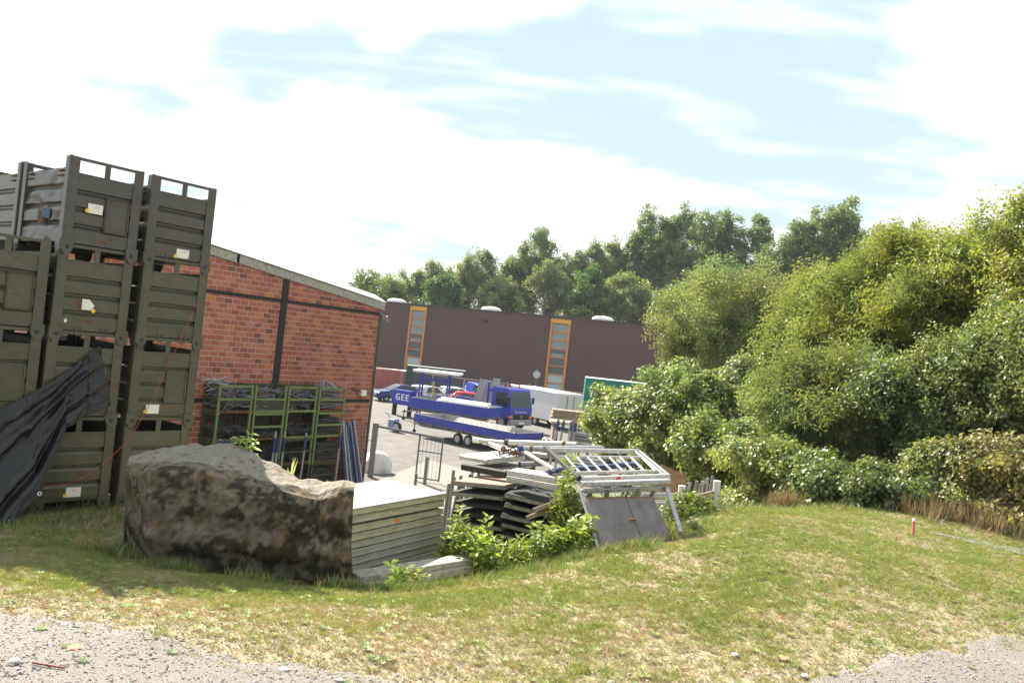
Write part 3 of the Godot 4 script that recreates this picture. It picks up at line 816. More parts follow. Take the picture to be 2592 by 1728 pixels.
func tarp_and_cord() -> void:
	var rows := []
	var nf := FastNoiseLite.new()
	nf.seed = 12
	nf.frequency = 1.6
	var nn := Vector3(sin(CTURN), 0, cos(CTURN))
	var cu := Curve3D.new()
	var cl := Curve3D.new()
	for i in TARP_U.size():
		cu.add_point(TARP_U[i]); cl.add_point(TARP_L[i])
	for i in 81:
		var s := i / 80.0
		var k := s * (TARP_U.size() - 1)
		var a := cu.sample(mini(int(k), TARP_U.size() - 2), k - mini(int(k), TARP_U.size() - 2))
		var b := cl.sample(mini(int(k), TARP_U.size() - 2), k - mini(int(k), TARP_U.size() - 2))
		var r := PackedVector3Array()
		for j in 81:
			var t := j / 80.0
			var p := a.lerp(b, t)
			var ang := t * 21.0 + 1.6 * nf.get_noise_2d(s * 2.0, t * 1.5) + s * 2.0
			var amp := 0.028 * smoothstep(0.0, 0.12, t) * (0.25 + 0.75 * smoothstep(1.0, 0.6, s))
			p += nn * (amp * (sin(ang) + 0.5 * sin(ang * 1.7 + 1.0)) + 0.03 * nf.get_noise_2d(s * 5.0, t * 2.0) + 0.004 * nf.get_noise_2d(s * 22.0, t * 9.0))
			p.y = maxf(p.y, land(p.x, p.z) + 0.015 + 0.02 * t)
			r.append(p)
		rows.append(r)
	var g := G.new()
	g.grid(rows)
	var tm := plain(0.011, 0.0115, 0.0125, 0.32)
	tm.metallic_specular = 0.45
	tm.normal_enabled = true
	tm.normal_texture = bump_tex(0.03, 4, 51, 5.0)
	tm.uv1_triplanar = true
	tm.uv1_scale = V(1.5, 1.5, 1.5)
	tm.normal_scale = 0.3
	var o := thing("plastic_tarpaulin", "black plastic tarpaulin hooked over the olive box pallets", "tarpaulin")
	part("sheet", g, tm, o)
	g = G.new()
	g.ring(GROMMET[0] + nn * 0.08, nn, 0.016, 0.006)
	part("eyelet", g, M.pale, o)
	g = G.new()
	g.path(CORD, 0.004, 5)
	single("cord", g, plain(0.32, 0.06, 0.03, 0.7), "thin red cord slung across the front of the olive box pallets", "cord")

func boulder() -> void:
	var cb := Curve3D.new()
	var cf := Curve3D.new()
	var ct := Curve3D.new()
	for i in ROCK_FB.size():
		cb.add_point(ROCK_FB[i] - V(0, 0.16, 0)); cf.add_point(ROCK_FT[i]); ct.add_point(ROCK_BT[i])
	var f1 := FastNoiseLite.new()
	f1.seed = 3
	f1.frequency = 1.5
	f1.fractal_octaves = 5
	var f2 := FastNoiseLite.new()
	f2.seed = 6
	f2.frequency = 7.0
	f2.fractal_octaves = 4
	var f3 := FastNoiseLite.new()
	f3.seed = 16
	f3.noise_type = FastNoiseLite.TYPE_CELLULAR
	f3.frequency = 2.6
	f3.cellular_return_type = FastNoiseLite.RETURN_DISTANCE2_SUB
	f3.domain_warp_enabled = true
	f3.domain_warp_amplitude = 0.25
	f3.domain_warp_frequency = 2.0
	var last := ROCK_FB.size() - 1
	var rows := []
	var cols := []
	var ns := 150
	for i in ns + 1:
		var e := float(i) / ns
		var sq := 1.0
		var s := clampf((e - 0.05) / 0.9, 0.0, 1.0)
		if e < 0.05: sq = sqrt(maxf(0.0004, 1.0 - pow((0.05 - e) / 0.05, 2.0)))
		if e > 0.95: sq = sqrt(maxf(0.0004, 1.0 - pow((e - 0.95) / 0.05, 2.0)))
		var k := s * last
		var ki := mini(int(k), last - 1)
		var b := cb.sample(ki, k - ki)
		var f := cf.sample(ki, k - ki)
		var t := ct.sample(ki, k - ki)
		var bb := Vector3(t.x, b.y, t.z - 0.04)
		var pts := []
		var cn := [b, f, t, bb]
		for q in 4:
			for w in 28: pts.append(cn[q].lerp(cn[(q + 1) % 4], w / 28.0))
		for pass_ in 9:
			var np := []
			for q in pts.size(): np.append((pts[q] * 2.0 + pts[(q + 1) % pts.size()] + pts[(q + pts.size() - 1) % pts.size()]) / 4.0)
			pts = np
		for q in pts.size():      # the foot draws in under the belly
			var lowq := smoothstep(0.34, 0.0, pts[q].y - b.y)
			pts[q].z -= 0.16 * lowq * (1.0 if pts[q].z > (b.z + bb.z) / 2 else 0.0)
		var mid := (b + f + t + bb) / 4.0
		var r := PackedVector3Array()
		var cr := []
		for p in pts:
			var q: Vector3 = mid + (p - mid) * sq
			var out := (q - mid).normalized()
			var d := 0.07 * f1.get_noise_3dv(q) + 0.025 * f2.get_noise_3dv(q)
			var crag := f3.get_noise_3dv(q * Vector3(1, 1.6, 1))
			if out.z > 0.2 and out.y < 0.75:
				d += (0.11 * clampf(crag + 0.6, -0.3, 0.5) - 0.035) * smoothstep(0.1, 0.4, q.y - b.y) + 0.02 * sin(q.y * 21.0 + 2.0 * f1.get_noise_3dv(q * 1.5))
				d += 0.045 * smoothstep(0.2, 0.42, q.y - mid.y)
			r.append(q + out * d)
			# stone, paler off the front with lichen spots; moss and dirt crusts in front
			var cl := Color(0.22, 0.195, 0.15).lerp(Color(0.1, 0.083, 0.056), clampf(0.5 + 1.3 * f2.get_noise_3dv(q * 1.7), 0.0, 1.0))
			var wet := f1.get_noise_3dv(q * 2.2 + V(9, 0, 0)) + 0.45 * f2.get_noise_3dv(q * 2.0)
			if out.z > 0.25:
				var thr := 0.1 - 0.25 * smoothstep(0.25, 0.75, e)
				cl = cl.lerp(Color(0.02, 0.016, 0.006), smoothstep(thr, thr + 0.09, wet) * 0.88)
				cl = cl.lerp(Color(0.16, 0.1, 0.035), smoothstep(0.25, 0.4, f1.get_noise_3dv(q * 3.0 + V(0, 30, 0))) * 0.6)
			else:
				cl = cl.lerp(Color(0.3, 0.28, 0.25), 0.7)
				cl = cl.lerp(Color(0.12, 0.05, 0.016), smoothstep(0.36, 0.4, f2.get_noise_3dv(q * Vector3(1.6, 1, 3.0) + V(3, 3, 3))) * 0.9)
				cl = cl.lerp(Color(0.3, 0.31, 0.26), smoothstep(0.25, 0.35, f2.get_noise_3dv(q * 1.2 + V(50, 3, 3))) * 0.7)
			cr.append(cl)
		rows.append(r); cols.append(cr)
	var g := G.new()
	g.tint = true
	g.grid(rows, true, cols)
	var m := StandardMaterial3D.new()
	m.vertex_color_use_as_albedo = true
	m.albedo_texture = noise_tex([[0.0, [0.4, 0.38, 0.34]], [0.45, [0.85, 0.84, 0.8]], [1.0, [1.0, 1.0, 1.0]]], 0.05, 5, 41)
	m.uv1_triplanar = true
	m.uv1_scale = V(2, 2, 2)
	m.roughness = 0.95
	m.normal_enabled = true
	m.normal_texture = bump_tex(0.05, 5, 43, 10.0)
	m.normal_scale = 1.2
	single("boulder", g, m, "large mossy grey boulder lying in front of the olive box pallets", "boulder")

# ---------- stacked panels ----------
func panel_stack() -> void:
	var turn := atan2(0.857, 0.515)
	var u := V(0.515, 0, -0.857)
	var vv := V(-0.857, 0, -0.515)
	var names := ["topmost", "second", "third", "fourth", "fifth", "sixth", "seventh", "eighth", "ninth", "tenth", "lowest"]
	var corner := V(-0.55, 0, -9.1)
	var len := 1.75
	var dep := 0.86
	var rimm := grainy([[0.0, [0.2, 0.19, 0.09]], [0.4, [0.37, 0.35, 0.22]], [0.75, [0.48, 0.45, 0.33]], [1.0, [0.54, 0.51, 0.41]]], 0.02, V(0.5, 2.2, 0.5), 0.8, 0.0, 5, 61, true)
	var rimd := grainy([[0.0, [0.22, 0.21, 0.16]], [0.5, [0.37, 0.355, 0.29]], [1.0, [0.48, 0.46, 0.39]]], 0.02, V(0.5, 2.0, 0.5), 0.8, 0.0, 5, 63, true)
	var board := grainy([[0.0, [0.2, 0.175, 0.15]], [0.5, [0.28, 0.255, 0.235]], [1.0, [0.34, 0.32, 0.3]]], 0.015, V(0.7, 0.7, 0.7), 0.7, 0.0, 5, 65, true)
	var y := 3.9
	for k in 11:
		var th := 0.064 if k != 1 else 0.072
		y -= th + 0.013 + (0.014 if k == 2 else 0.0)
		var c := corner - u * (len / 2) + vv * (dep / 2) + u * rf(-0.02, 0.02) + vv * rf(-0.012, 0.012)
		var t := thing("formwork_panel", "%s pale panel of the flat stack beside the boulder" % names[k], "panel", V(c.x, y, c.z), turn + rf(-0.012, 0.012), "pale panels in a flat stack")
		var tilt := 0.006 * (11 - k)
		var m: Material = rimm if k < 4 else rimd
		var hx := len / 2
		var hz := dep / 2
		for s in [-1, 1]:
			var g := G.new()
			g.bev(-hx, hx, 0.0, th - 0.012, s * hz - s * 0.03, s * hz, 0.004)
			g.bev(-hx, hx, 0.0, 0.012, s * hz - s * 0.03, s * hz + s * 0.006, 0.002)
			part("edge_rail", g, m, t)
			g = G.new()
			g.bev(s * hx - s * 0.03, s * hx, 0.001, th - 0.013, -hz + 0.032, hz - 0.032, 0.004)
			part("end_rail", g, m, t)
		var g := G.new()
		g.bev(-hx - 0.003, hx + 0.003, th - 0.0118, th, -hz - 0.004, hz + 0.004, 0.003)
		part("board", g, board if k == 0 else m, t)
		if k == 2:
			g = G.new()
			g.box(0.02, 0.1, 0.01, 0.052, hz + 0.001, hz + 0.003)
			part("orange_sticker", g, M.orange, t)
	# boards lying along the foot of the stack
	for k in 2:
		var p: Vector3 = LOWBOARD[0] + V(0.0, 0.07 - k * 0.062, 0.045 * k)
		var q: Vector3 = LOWBOARD[1] + V(0.0, 0.07 - k * 0.062, 0.045 * k)
		var g := G.new()
		var d := p.distance_to(q) / 2
		g.bev(-d, d, -0.028, 0.028, -0.1, 0.1, 0.006)
		g.bev(-d, d, -0.036, -0.0285, 0.06, 0.108, 0.003)
		var o := single("grey_board", g, M.concrete, ["long grey board lying at the foot of the pale panel stack, upper of two", "long grey board lying at the foot of the pale panel stack, lower of two"][k], "board", "grey boards at the foot of the stack")
		o.basis = G.new().frame_of(q - p, Vector3.UP) * Basis(Vector3.UP, PI / 2)
		o.position = (p + q) / 2
		o.basis = Basis((q - p).normalized(), Vector3.UP, (q - p).normalized().cross(Vector3.UP).normalized()).orthonormalized()

# ---------- the heap of scaffold parts ----------
func deck(q: Array, th: float, m: Material, top: Material, label: String, group := "", bare := false) -> void:    # q: four top corners round; a tray of side rails, end caps and a top sheet
	var c: Vector3 = (q[0] + q[1] + q[2] + q[3]) / 4.0
	var a: Vector3 = ((q[3] - q[0]) + (q[2] - q[1])) / 2.0
	var b: Vector3 = ((q[1] - q[0]) + (q[2] - q[3])) / 2.0
	var up := a.cross(b).normalized()
	if up.y < 0.0: up = -up
	var t := thing("scaffold_deck", label, "scaffold deck", c, 0.0, group)
	var xa := a.normalized()
	var za := xa.cross(up).normalized()
	t.basis = Basis(xa, up, za)
	var hx := a.length() / 2
	var hz := absf(b.dot(za)) / 2
	for s in [-1, 1]:
		var g := G.new()
		g.bev(-hx, hx, -th, -0.006, s * hz - s * 0.03, s * hz, 0.005)
		part("side_rail", g, m, t)
		g = G.new()
		g.bev(s * hx - s * 0.03, s * hx + s * 0.004, -th + 0.005, -0.007, -hz + 0.032, hz - 0.032, 0.005)
		part("end_cap", g, m, t)
	var g := G.new()
	g.bev(-hx + 0.002, hx - 0.002, -0.0055, 0.004, -hz + 0.002, hz - 0.002, 0.002)
	var sheet := part("top_sheet", g, top, t)
	if bare:
		for i in 12:
			for j in 5:
				g = G.new()
				g.tube(V(lerpf(-hx, hx, (i + 0.7) / 12.4), 0.0042, lerpf(-hz, hz, (j + 0.6) / 5.2)), V(lerpf(-hx, hx, (i + 0.7) / 12.4), 0.0075, lerpf(-hz, hz, (j + 0.6) / 5.2)), 0.014, 0.009, 6)
				part("grip_nub", g, top, sheet)

func pole(called: String, pts: Array, r: float, m: Material, label: String, group := "", caps := []) -> void:
	var p: Vector3 = pts[0]
	var q: Vector3 = pts[1]
	var t := thing(called, label, called.replace("_", " "), p, 0.0, group)
	var g := G.new()
	g.tube(Vector3.ZERO, q - p, r, r, 10)
	part("tube", g, m, t)
	var d := (q - p).normalized()
	for c in caps:      # [distance from the start, length, material]
		g = G.new()
		g.tube(d * c[0], d * (c[0] + c[1]), r * 1.22, r * 1.22, 10)
		part("collar", g, c[2], t)

func drop(q: Array, dy: float, dx := 0.0, dz := 0.0) -> Array:
	var r := []
	for p in q: r.append(p + V(dx, dy, dz))
	return r

func heap() -> void:
	var redtop := grainy([[0.0, [0.16, 0.085, 0.07]], [0.5, [0.26, 0.15, 0.13]], [1.0, [0.36, 0.24, 0.21]]], 0.02, V(1, 1, 1), 0.75, 0.0, 4, 71)
	var old := grainy([[0.0, [0.1, 0.102, 0.078]], [0.5, [0.19, 0.188, 0.145]], [1.0, [0.28, 0.27, 0.21]]], 0.02, V(1, 1, 1), 0.75, 0.0, 4, 73)
	var pinkg := grainy([[0.0, [0.24, 0.19, 0.17]], [0.5, [0.36, 0.3, 0.28]], [1.0, [0.44, 0.39, 0.36]]], 0.02, V(1, 1, 1), 0.75, 0.0, 4, 75)
	var nth := ["topmost", "second", "third", "fourth", "fifth", "sixth", "seventh", "eighth", "ninth", "tenth"]
	# left pile, red-brown top; black sheets and rails below paint in the shade
	for k in 9:
		var q := drop(REDTOP, -0.115 * k, rf(-0.03, 0.03), rf(-0.03, 0.03))
		deck(q, 0.05, old if k < 2 else (M.black if k < 4 else old), redtop if k == 0 else M.black, "scaffold deck with red brown top, topmost of the left deck pile" if k == 0 else "weathered scaffold deck, %s from the top of the left deck pile" % nth[k], "decks in the left pile")
	# right pile, end on to the camera; black sheets paint the shaded gaps
	var d2: Vector3 = DECKS2[1] - DECKS2[0]
	var b2 := V(0.3, 0.0, -0.75)
	for k in 9:
		var o: Vector3 = DECKS2[0] + V(0.03, -0.02 - 0.11 * k, 0.02)
		var q := [o, o + b2, o + b2 + d2 * 1.15, o + d2 * 1.15]
		deck(drop(q, 0.0, rf(-0.03, 0.03), rf(-0.03, 0.03)), 0.045, old, M.black, "weathered scaffold deck, %s from the top of the right deck pile" % nth[k] if k else "weathered scaffold deck, topmost of the right deck pile", "decks in the right pile")
	deck(PERF, 0.06, M.alu, M.alu, "bright perforated aluminium deck lying on the scaffold heap", "", true)
	deck(drop(PERF, -0.11, 0.14, 0.1), 0.06, M.black, M.dull, "dull grey deck under the bright perforated deck")
	deck(PINK_A, 0.06, M.alu, pinkg, "narrow pinkish deck sloping across the heap, upper of two")
	deck(PINK_B, 0.06, M.alu, pinkg, "narrow pinkish deck sloping across the heap, lower of two")
	var g := G.new()
	g.bar(Vector3.ZERO, BEAM[1] - BEAM[0], 0.1, 0.075, Vector3.UP, 0.008)
	for k in 7: g.box(0, 0, 0, 0, 0, 0)
	single("steel_beam", g, M.black, "dark navy beam lying under the perforated deck", "beam", "", BEAM[0])
	pole("scaffold_tube", T_BACK_A, 0.03, M.alu, "short bright tube at the far left of the heap", "tubes on the heap", [[0.0, 0.1, M.pale]])
	pole("scaffold_tube", T_BACK_B, 0.036, M.alu, "long bright tube with a red collar along the back of the heap", "tubes on the heap", [[0.0, 0.04, M.black], [0.78, 0.035, M.rust]])
	pole("scaffold_tube", T_BACK_C, 0.034, M.steel, "pale blue grey tube behind the ladder frame", "tubes on the heap", [[0.0, 0.06, M.navy], [0.14, 0.03, M.rust]])
	pole("scaffold_tube", T_FAR, 0.03, M.steel, "thin tube farthest back on the heap", "tubes on the heap", [[0.62, 0.16, M.navy]])
	pole("scaffold_tube", T_LOW, 0.03, M.alu, "bright tube lying low between the deck and the ladder frame", "tubes on the heap")
	pole("scaffold_tube", T_SHORT, 0.028, M.alu, "stubby bright tube slanting over the back tubes", "tubes on the heap")
	pole("scaffold_tube", T_DIAG, 0.024, M.alu, "bright tube slanting down in front of the back tubes", "tubes on the heap")
	pole("scaffold_tube", T_DARK, 0.03, M.dull, "dark grey tube above the pinkish decks", "tubes on the heap", [[0.0, 0.03, M.black]])
	g = G.new()
	g.bar(Vector3.ZERO, T_BLUE[1] - T_BLUE[0], 0.07, 0.05, Vector3.UP, 0.006)
	single("steel_beam", g, M.navy, "blue beam lying under the rungs of the ladder frame", "beam", "", T_BLUE[0])
	# odd couplers in the middle of the heap
	for k in 9:
		var c := V(0.04 + 0.04 * (k / 3) * 2.0 + rf(-0.03, 0.03), 4.33 + rf(-0.03, 0.04), -9.75 + rf(-0.15, 0.2))
		g = G.new()
		g.ring(Vector3.ZERO, V(rf(-1, 1), rf(-0.4, 0.4), rf(-1, 1)), 0.032, 0.011, 12)
		g.bar(V(0.02, -0.02, 0), V(0.08, 0.01, 0.02), 0.025, 0.02)
		single("coupler", g, [M.dull, M.rust, M.steel][k % 3], "%s scaffold coupler among the back tubes, %s of three from the left" % [["dull", "rusty", "grey"][k % 3], ["first", "second", "third"][k / 3]], "coupler", ["dull couplers", "rusty couplers", "grey couplers"][k % 3], c)
	# the ladder-like frame on top
	var t := thing("scaffold_ladder", "bright aluminium frame with slanting rungs on top of the heap", "scaffold frame", LADDER[0])
	var nl: Vector3 = Vector3.ZERO
	var nr: Vector3 = LADDER[1] - LADDER[0]
	var fr: Vector3 = LADDER[2] - LADDER[0]
	var fl: Vector3 = LADDER[3] - LADDER[0]
	var bi := func(a: float, b: float) -> Vector3: return nl.lerp(fl, a).lerp(nr.lerp(fr, a), b)
	for a in [[0.0, 0.05, 0.06], [0.2, 0.028, 0.032], [0.74, 0.028, 0.032], [1.0, 0.04, 0.05]]:
		g = G.new()
		g.bar(bi.call(a[0], 0.0 if a[0] == 0.0 or a[0] == 1.0 else 0.03), bi.call(a[0], 1.0), a[1], a[2], Vector3.UP, 0.006)
		part("rail", g, M.alu, t)
	for k in 8:
		g = G.new()
		g.bar(bi.call(0.2, 0.09 + k * 0.118), bi.call(0.74, 0.12 + k * 0.118), 0.02, 0.02, Vector3.UP, 0.004)
		part("rung", g, M.alu, t)
	g = G.new()
	g.bar(bi.call(1.04, -0.012) + V(0, 0.02, 0), bi.call(-0.03, -0.012) + V(0, 0.02, 0), 0.045, 0.05, Vector3.UP, 0.006)
	part("end_member", g, M.black, t)
	for b in [0.95, 1.0]:
		g = G.new()
		g.bar(bi.call(1.0, b), bi.call(0.0, b), 0.03, 0.035, Vector3.UP, 0.004)
		part("end_member", g, M.dull, t)
	g = G.new()
	var mk: Vector3 = bi.call(0.0, 0.42) + V(0.0, 0.0, 0.033)
	g.disc(mk, V(0.1, 0, 1), 0.022, 9)
	g.disc(mk + V(0.012, 0.012, 0.001), V(0.1, 0, 1), 0.016, 7)
	part("red_mark", g, plain(0.6, 0.05, 0.03, 0.7), t)
	g = G.new()
	g.path([bi.call(0.2, 0.25) + V(0, 0.03, 0), bi.call(0.05, 0.28) + V(0, 0.05, 0.02), bi.call(0.0, 0.3) + V(0, -0.02, 0.04), bi.call(0.0, 0.31) + V(0, -0.14, 0.05)], 0.003, 5)
	single("wire", g, M.rust, "rusty wire hanging over the near rail of the ladder frame", "wire", "", LADDER[0])
	# grey angle-iron trestle the board leans on
	t = thing("angle_trestle", "grey angle iron trestle under the ladder frame", "trestle", TRESTLE[0])
	var tp := TRESTLE[1] as Vector3 - TRESTLE[0]
	for w in [[Vector3.ZERO, tp, "top_bar"], [Vector3.ZERO, TRESTLE[2] - TRESTLE[0] + V(0, -0.05, 0), "leg"], [tp, TRESTLE[3] - TRESTLE[0] + V(0, -0.05, 0), "leg"], [V(0.1, -0.01, -0.05), V(0.12, -0.75, -0.6), "leg"], [tp + V(-0.1, -0.01, -0.05), tp + V(-0.15, -0.6, -0.6), "leg"], [tp * 0.3, tp * 0.3 + V(0.05, -0.45, -0.25), "brace"], [tp * 0.66, tp * 0.66 + V(0.05, -0.45, -0.25), "brace"]]:
		g = G.new()
		g.bar(w[0], w[1], 0.05, 0.008, Vector3.UP, 0.002)
		g.bar(w[0] + V(0, -0.02, -0.02), w[1] + V(0, -0.02, -0.02), 0.008, 0.045, Vector3.UP, 0.002)
		part(w[2], g, M.steel, t)
	g = G.new()
	g.bar(TRESTLE[0] + V(0.0, 0.055, -0.03), TRESTLE[1] + V(0.03, 0.05, -0.03), 0.09, 0.045, Vector3.UP, 0.006)
	single("alu_beam", g, M.steel, "grey box beam between the trestle and the ladder frame", "beam")
	# leaning two-leaf board with a rusted rim and catch
	var dm := grainy([[0.0, [0.065, 0.05, 0.042]], [0.3, [0.12, 0.105, 0.1]], [0.75, [0.16, 0.148, 0.145]], [1.0, [0.21, 0.2, 0.195]]], 0.015, V(0.9, 0.9, 0.9), 0.7, 0.0, 5, 77, false)
	t = thing("leaning_board", "grey brown two leaf deck board leaning on the trestle above the grass", "board", DOOR[3])
	var dn: Vector3 = (DOOR[1] - DOOR[0]).cross(DOOR[3] - DOOR[0]).normalized()
	if dn.z < 0.0: dn = -dn
	for k in 2:
		var a: Vector3 = DOOR[0].lerp(DOOR[1], 0.0 if k == 0 else 0.585) - DOOR[3]
		var b: Vector3 = DOOR[0].lerp(DOOR[1], 0.575 if k == 0 else 1.0) - DOOR[3]
		var c: Vector3 = DOOR[3].lerp(DOOR[2], 0.575 if k == 0 else 1.0) - DOOR[3] - V(0, 0.06, 0)
		var d: Vector3 = DOOR[3].lerp(DOOR[2], 0.0 if k == 0 else 0.585) - DOOR[3] - V(0, 0.06, 0)
		g = G.new()
		g.hexa([d - dn * 0.02, c - dn * 0.02, c, d, a - dn * 0.02, b - dn * 0.02, b, a])
		part("leaf", g, dm, t)
	g = G.new()
	var rim := [DOOR[0] - DOOR[3], DOOR[1] - DOOR[3]]
	g.bar(rim[0] + V(0, 0.004, 0) - dn * 0.01, rim[1] + V(0, 0.004, 0) - dn * 0.01, 0.026, 0.012, dn)
	part("rim", g, M.rust, t)
	g = G.new()
	var cc: Vector3 = DOOR[0].lerp(DOOR[1], 0.52).lerp(DOOR[3].lerp(DOOR[2], 0.52), 0.55) - DOOR[3]
	g.bar(cc + dn * 0.012 - V(0.03, 0, 0), cc + dn * 0.012 + V(0.035, 0.008, 0), 0.022, 0.016, dn)
	g.bar(cc + dn * 0.002, cc + dn * 0.03 + V(0, -0.01, 0), 0.016, 0.016)
	part("catch", g, M.rust, t)
	# two slats poking out to the left
	for k in 2:
		var s: Array = [SLAT_A, SLAT_B][k]
		g = G.new()
		g.bar(Vector3.ZERO, s[1] - s[0], 0.16, 0.05, Vector3.UP, 0.006)
		single("weathered_timber", g, M.greywood, "weathered slat poking out left of the trestle, %s of two" % ["upper", "lower"][k], "slat", "slats beside the trestle", s[0])
	# right of the heap: two pale posts with planks between, tubes standing behind
	for k in 2:
		var a: Vector3 = POST[k * 2]
		t = thing("pale_post", "pale grey round post at the %s end of the low plank" % ["near", "far"][k], "post", POST[k * 2 + 1] - V(0, 0.45, 0), 0.0, "pale posts of the low plank")
		g = G.new()
		g.tube(Vector3.ZERO, a - POST[k * 2 + 1] + V(0, 0.45, 0), 0.052, 0.052, 16)
		part("shaft", g, grainy([[0.0, [0.42, 0.4, 0.4]], [1.0, [0.6, 0.58, 0.58]]], 0.02, V(2, 2, 2), 0.7), t)
		g = G.new()
		g.tube(V(0.0, 0.6, 0), V(0, 0.612, 0), 0.054, 0.054, 16)
		part("band", g, M.dull, t)
	for k in 2:
		var a: Vector3 = PLANK[0].lerp(PLANK[1], 0.0 if k == 0 else 0.665)
		var b: Vector3 = PLANK[0].lerp(PLANK[1], 0.655 if k == 0 else 1.0)
		g = G.new()
		g.hexa([V(0, -0.42, -0.02), b - a + V(0, -0.42, -0.02), b - a + V(0, -0.42, 0.02), V(0, -0.42, 0.02), V(0, 0, -0.02), b - a + V(0, 0, -0.02), b - a + V(0, 0, 0.02), V(0, 0, 0.02)])
		single("edge_plank", g, M.greywood, "weathered plank set on edge between the pale posts, %s piece" % ["longer", "shorter"][k], "plank", "planks between the pale posts", a)
	for k in 14:
		var c := V(2.5 + k * 0.055, 3.25, -12.0 + rf(-0.5, 0.1))
		pole("steel_tube", [c, c + V(rf(-0.03, 0.08), 0.62 + rf(-0.08, 0.12), rf(-0.05, 0.05))], 0.022, M.dull if k % 3 else M.steel, "grey tube standing behind the low plank, %s from the left" % ORD[k], "upright tubes behind the low plank")
	for k in 6:
		var c := V(1.75 + rf(0, 0.3), 3.62 + k * 0.03, -11.1 + rf(-0.4, 0.3))
		pole("steel_tube", [c, c + V(0.85, 0.03, -0.3)], 0.022, M.steel, "grey tube lying between the heap and the pale posts, %s from below" % ORD[k], "tubes lying by the pale posts")
	g = G.new()
	g.bar(Vector3.ZERO, BARBLUE[1] - BARBLUE[0] + V(0, 0.06, 0), 0.045, 0.03, Vector3.UP, 0.004)
	t = thing("square_bar", "grey bar with a blue end lying in the grass right of the heap", "bar", BARBLUE[0] + V(0, 0.04, 0))
	part("shaft", g, M.steel, t)
	g = G.new()
	var be := BARBLUE[1] as Vector3 - BARBLUE[0] + V(0, 0.06, 0)
	g.bar(be * 0.72, be * 1.003, 0.047, 0.032, Vector3.UP, 0.004)
	part("blue_end", g, M.navy, t)
	g = G.new()
	g.bar(Vector3.ZERO, BARWOOD[1] - BARWOOD[0] + V(0, 0.03, 0), 0.08, 0.04, Vector3.UP, 0.005)
	single("wood_batten", g, M.greywood, "short wooden batten lying at the foot of the trestle", "batten", "", BARWOOD[0] + V(0, 0.03, 0))
	g = G.new()
	g.hexa([RUSTPLATE[3] + V(0, -0.3, 0), RUSTPLATE[2] + V(0, -0.3, 0), RUSTPLATE[2] + V(0, -0.3, -0.015), RUSTPLATE[3] + V(0, -0.3, -0.015), RUSTPLATE[0], RUSTPLATE[1], RUSTPLATE[1] + V(0, 0, -0.015), RUSTPLATE[0] + V(0, 0, -0.015)])
	single("rusty_plate", g, grainy([[0.0, [0.17, 0.1, 0.055]], [1.0, [0.32, 0.2, 0.12]]], 0.02, V(1, 1, 1), 0.85), "rust brown plate standing behind the upright tubes", "plate")
	# tubes standing between the pale stack and the deck piles
	for k in 12:
		var c := V(-0.62 + k * 0.03, 3.15, -10.2 + rf(-0.3, 0.3))
		pole("steel_tube", [c, c + V(rf(0.0, 0.1), 0.72 + rf(-0.06, 0.1), rf(-0.03, 0.03))], 0.02, M.dull, "grey tube standing by the red brown deck pile, %s from the left" % ORD[k], "upright tubes left of the deck pile")
	# red and white survey stake in the turf
	var sp: Vector3 = STAKE[0]
	t = thing("marker_stake", "short red and white marker stake standing in the grass", "stake", sp - V(0, 0.03, 0))
	var tip: Vector3 = STAKE[1] - STAKE[0] + V(0, 0.03, 0)
	for k in 3:
		g = G.new()
		g.bar(tip * ([0.0, 0.25, 0.87][k]), tip * ([0.25, 0.87, 1.0][k]), 0.025, 0.025, Vector3.BACK, 0.003)
		part(["foot", "red_shaft", "white_top"][k], g, [M.wood, plain(0.36, 0.075, 0.06, 0.7), M.pale][k], t)

